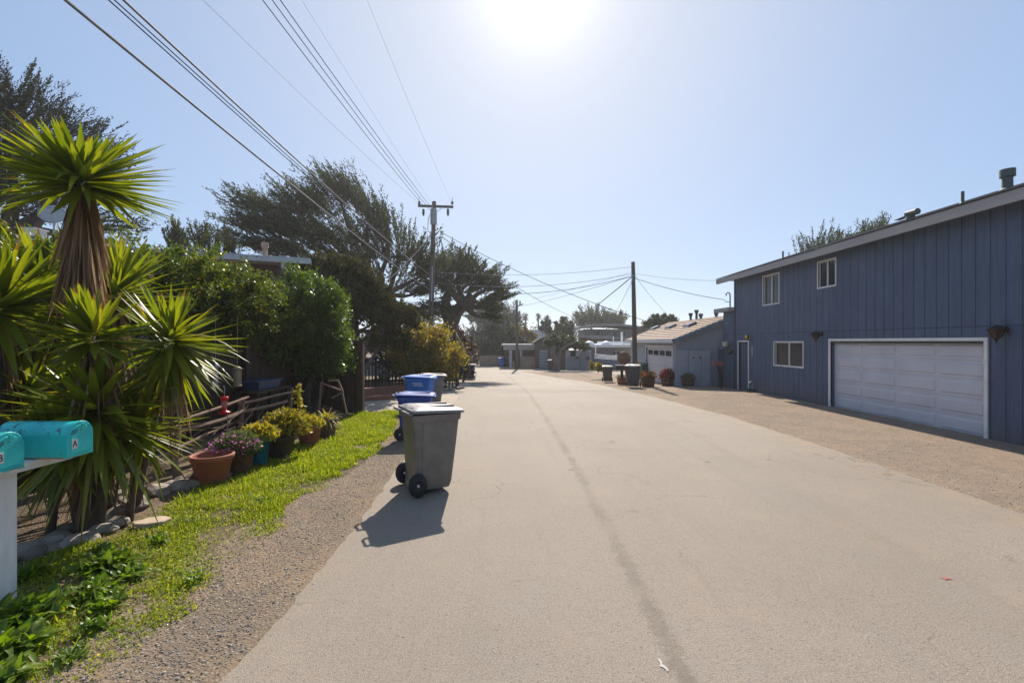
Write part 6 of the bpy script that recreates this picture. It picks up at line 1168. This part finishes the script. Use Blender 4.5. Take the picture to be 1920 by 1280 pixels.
bush('umbrella_tree', 'flat layered green tree over the twisted trunk at the bend', Bs((1060, 640, 43, 20, 7), (1078, 645, 43, 22, 6), (1038, 640, 43, 14, 9), (1090, 650, 42.5, 14, 4), (1048, 650, 43, 14, 6)), 5200, .26, mat('umbrella_leaf', (.045, .06, .015), (.12, .13, .03), .6, island=True, trans=.3), 308, gp(1045, 41.5), .18, None, False)
tw = [o for o in COL.objects if o.name.startswith('umbrella_tree')][-1]; mb = MB(); Zt = 42
mb.tube([P(1043, 700, Zt), P(1044, 685, Zt), P(1040, 672, Zt), P(1036, 660, Zt), P(1040, 648, Zt)], [.38, .30, .26, .22, .15], 9); mb.tube([P(1044, 690, Zt), P(1047, 676, Zt), P(1050, 660, Zt), P(1060, 648, Zt), P(1075, 644, Zt)], [.28, .2, .16, .12, .06], 8); mb.build('trunk', mat('grey_bark', (.17, .14, .12), (.10, .08, .07), .9, 8), tw, recalc=False)
bush('pine_tree', 'umbrella pine left, behind the slate roof and the palms', Bs((1025, 615, 66, 10, 10), (1040, 625, 66, 14, 6)), 1800, .4, M_DG, 309, gp(1030, 66)); bush('pine_tree', 'broad green pine crown right of the palms', Bs((1057, 610, 64, 14, 8), (1066, 622, 64, 10, 8), (1048, 622, 64, 10, 7)), 2600, .4, M_GREEN, 310, gp(1055, 64))
bush('round_tree', 'round green tree top behind the tiled garage roof', Bs((1240, 603, 48, 20, 11), (1222, 610, 48, 12, 8), (1258, 606, 48, 10, 8)), 3600, .3, M_GREEN, 311, gp(1235, 48))
bush('flowering_shrub', 'small yellow green shrub left of the brown bin on the right', Bs((1118, 687, 30, 9, 8), (1128, 688, 30, 8, 6)), 900, .16, M_SHRUB, 312, gp(1120, 30), trunk=False)
for k, (px, py, w_, h_, Z_, lab) in enumerate(((1110, 606, 22, 14, 90, 'windblown cypress top over the curved roof, larger one'), (1150, 608, 16, 10, 92, 'windblown cypress top over the curved roof, smaller one'))):
    tree('cypress_tree', lab, 'tree', gp(px, Z_), Bs((px, py, Z_, w_, h_), (px-w_*.6, py+4, Z_, w_*.5, h_*.6)), tuple(P(px, py+20, Z_)), 150, 2.4, 30, .5, .16, (-.3, 0, .35), M_CYP, .3, 320+k, group='cypress tops over the curved roof')
Z_ = 75; tree('pale_tree', 'pale hazy grey conifer far behind the leaning cypress', 'tree', gp(925, Z_), Bs((905, 600, Z_, 22, 22), (925, 610, Z_, 28, 24), (950, 615, Z_, 20, 18), (935, 635, Z_, 30, 22), (905, 640, Z_, 22, 20), (958, 600, Z_, 12, 12)), tuple(P(925, 630, Z_)), 420, 2.2, 34, .5, .17, (.1, 0, .35), M_HAZED, .4, 330, shell=.3)
M_PALM = mat('palm_frond', (.05, .06, .035), (.09, .10, .055), .7, island=True, trans=.25)
def palm(px, py, Z_, rr_, label, seed):
    r = np.random.default_rng(seed); c_ = P(px, py, Z_); b0 = gp(px, Z_); t = T('palm_tree', label, 'palm tree', b0, 'distant palms on the skyline'); mb = MB(); mb.tube([b0, (c_.x+.1, c_.y, (c_.z+b0[2])/2), tuple(c_)], [.3, .22, .18], 8); mb.build('trunk', M_BARK, t, recalc=False)
    n = 46; az = r.uniform(0, 6.28, n); el = np.radians(r.uniform(-50, 85, n)); V, Q = strips(np.tile(np.array(c_), (n, 1)), np.stack([np.cos(az)*np.cos(el), np.sin(az)*np.cos(el), np.sin(el)], 1), rr_*r.uniform(.7, 1.1, n), rr_*.28, r.uniform(.2, .7, n), 5, r, .2, 0, .3); npmesh('crown', V, Q, M_PALM, t)
    n = 26; az = r.uniform(0, 6.28, n); V, Q = strips(np.tile(np.array(c_)-[0, 0, .1], (n, 1)), np.stack([np.cos(az)*.4, np.sin(az)*.4, -np.ones(n)], 1), rr_*r.uniform(.5, .9, n), rr_*.12, .1, 3, r, .2); npmesh('dead_fronds', V, Q, M_DEAD, t)
palm(985, 593, 120, 1.3, 'leftmost distant fan palm right of the short pole', 401); palm(1009, 592, 118, 1.3, 'second distant fan palm from the left, slim trunk', 402); palm(1026, 597, 100, 1.5, 'third distant palm, the bushiest and nearest', 403); palm(1062, 597, 130, 1.2, 'rightmost distant palm, small over the green pine', 404)
# skyline woods closing the view between the houses
r = np.random.default_rng(500)
bl = [((x, 150+r.uniform(-15, 15), 1.5), (9, 8, r.uniform(3, 5.5))) for x in np.arange(-140, 160, 9)]
V, Q = leaf_mass(bl, 26000, 1.0, r); tag(npmesh('woods', V, Q, M_DG), 'low far belt of dark trees behind the houses', 'woods', kind='stuff')
bush('dark_shrub', 'dark shade shrub behind the picket fence under the big cypress', Bs((790, 655, 25, 50, 45), (740, 665, 26, 40, 30)), 9000, .2, M_DG, 313, gp(775, 25)); bush('dark_shrub', 'dark undergrowth left of the picket fence beyond the screen', Bs((640, 655, 24, 45, 45), (600, 640, 22, 30, 50)), 7000, .2, M_DG, 314, gp(640, 24))

# ================================================================ HAZE
hm = bpy.data.materials.new('sea_haze'); hm.use_nodes = True; hn = hm.node_tree; hn.nodes.remove(hn.nodes['Principled BSDF'])
pv = hn.nodes.new('ShaderNodeVolumePrincipled'); pv.inputs['Color'].default_value = (.93, .95, 1, 1); pv.inputs['Density'].default_value = .0008; pv.inputs['Anisotropy'].default_value = .55
hn.links.new(pv.outputs[0], hn.nodes['Material Output'].inputs['Volume'])
tag(MB().box((-420, -60, -3), (420, 620, 20)).build('haze', hm), 'thin sea haze over the street', 'haze', kind='stuff')
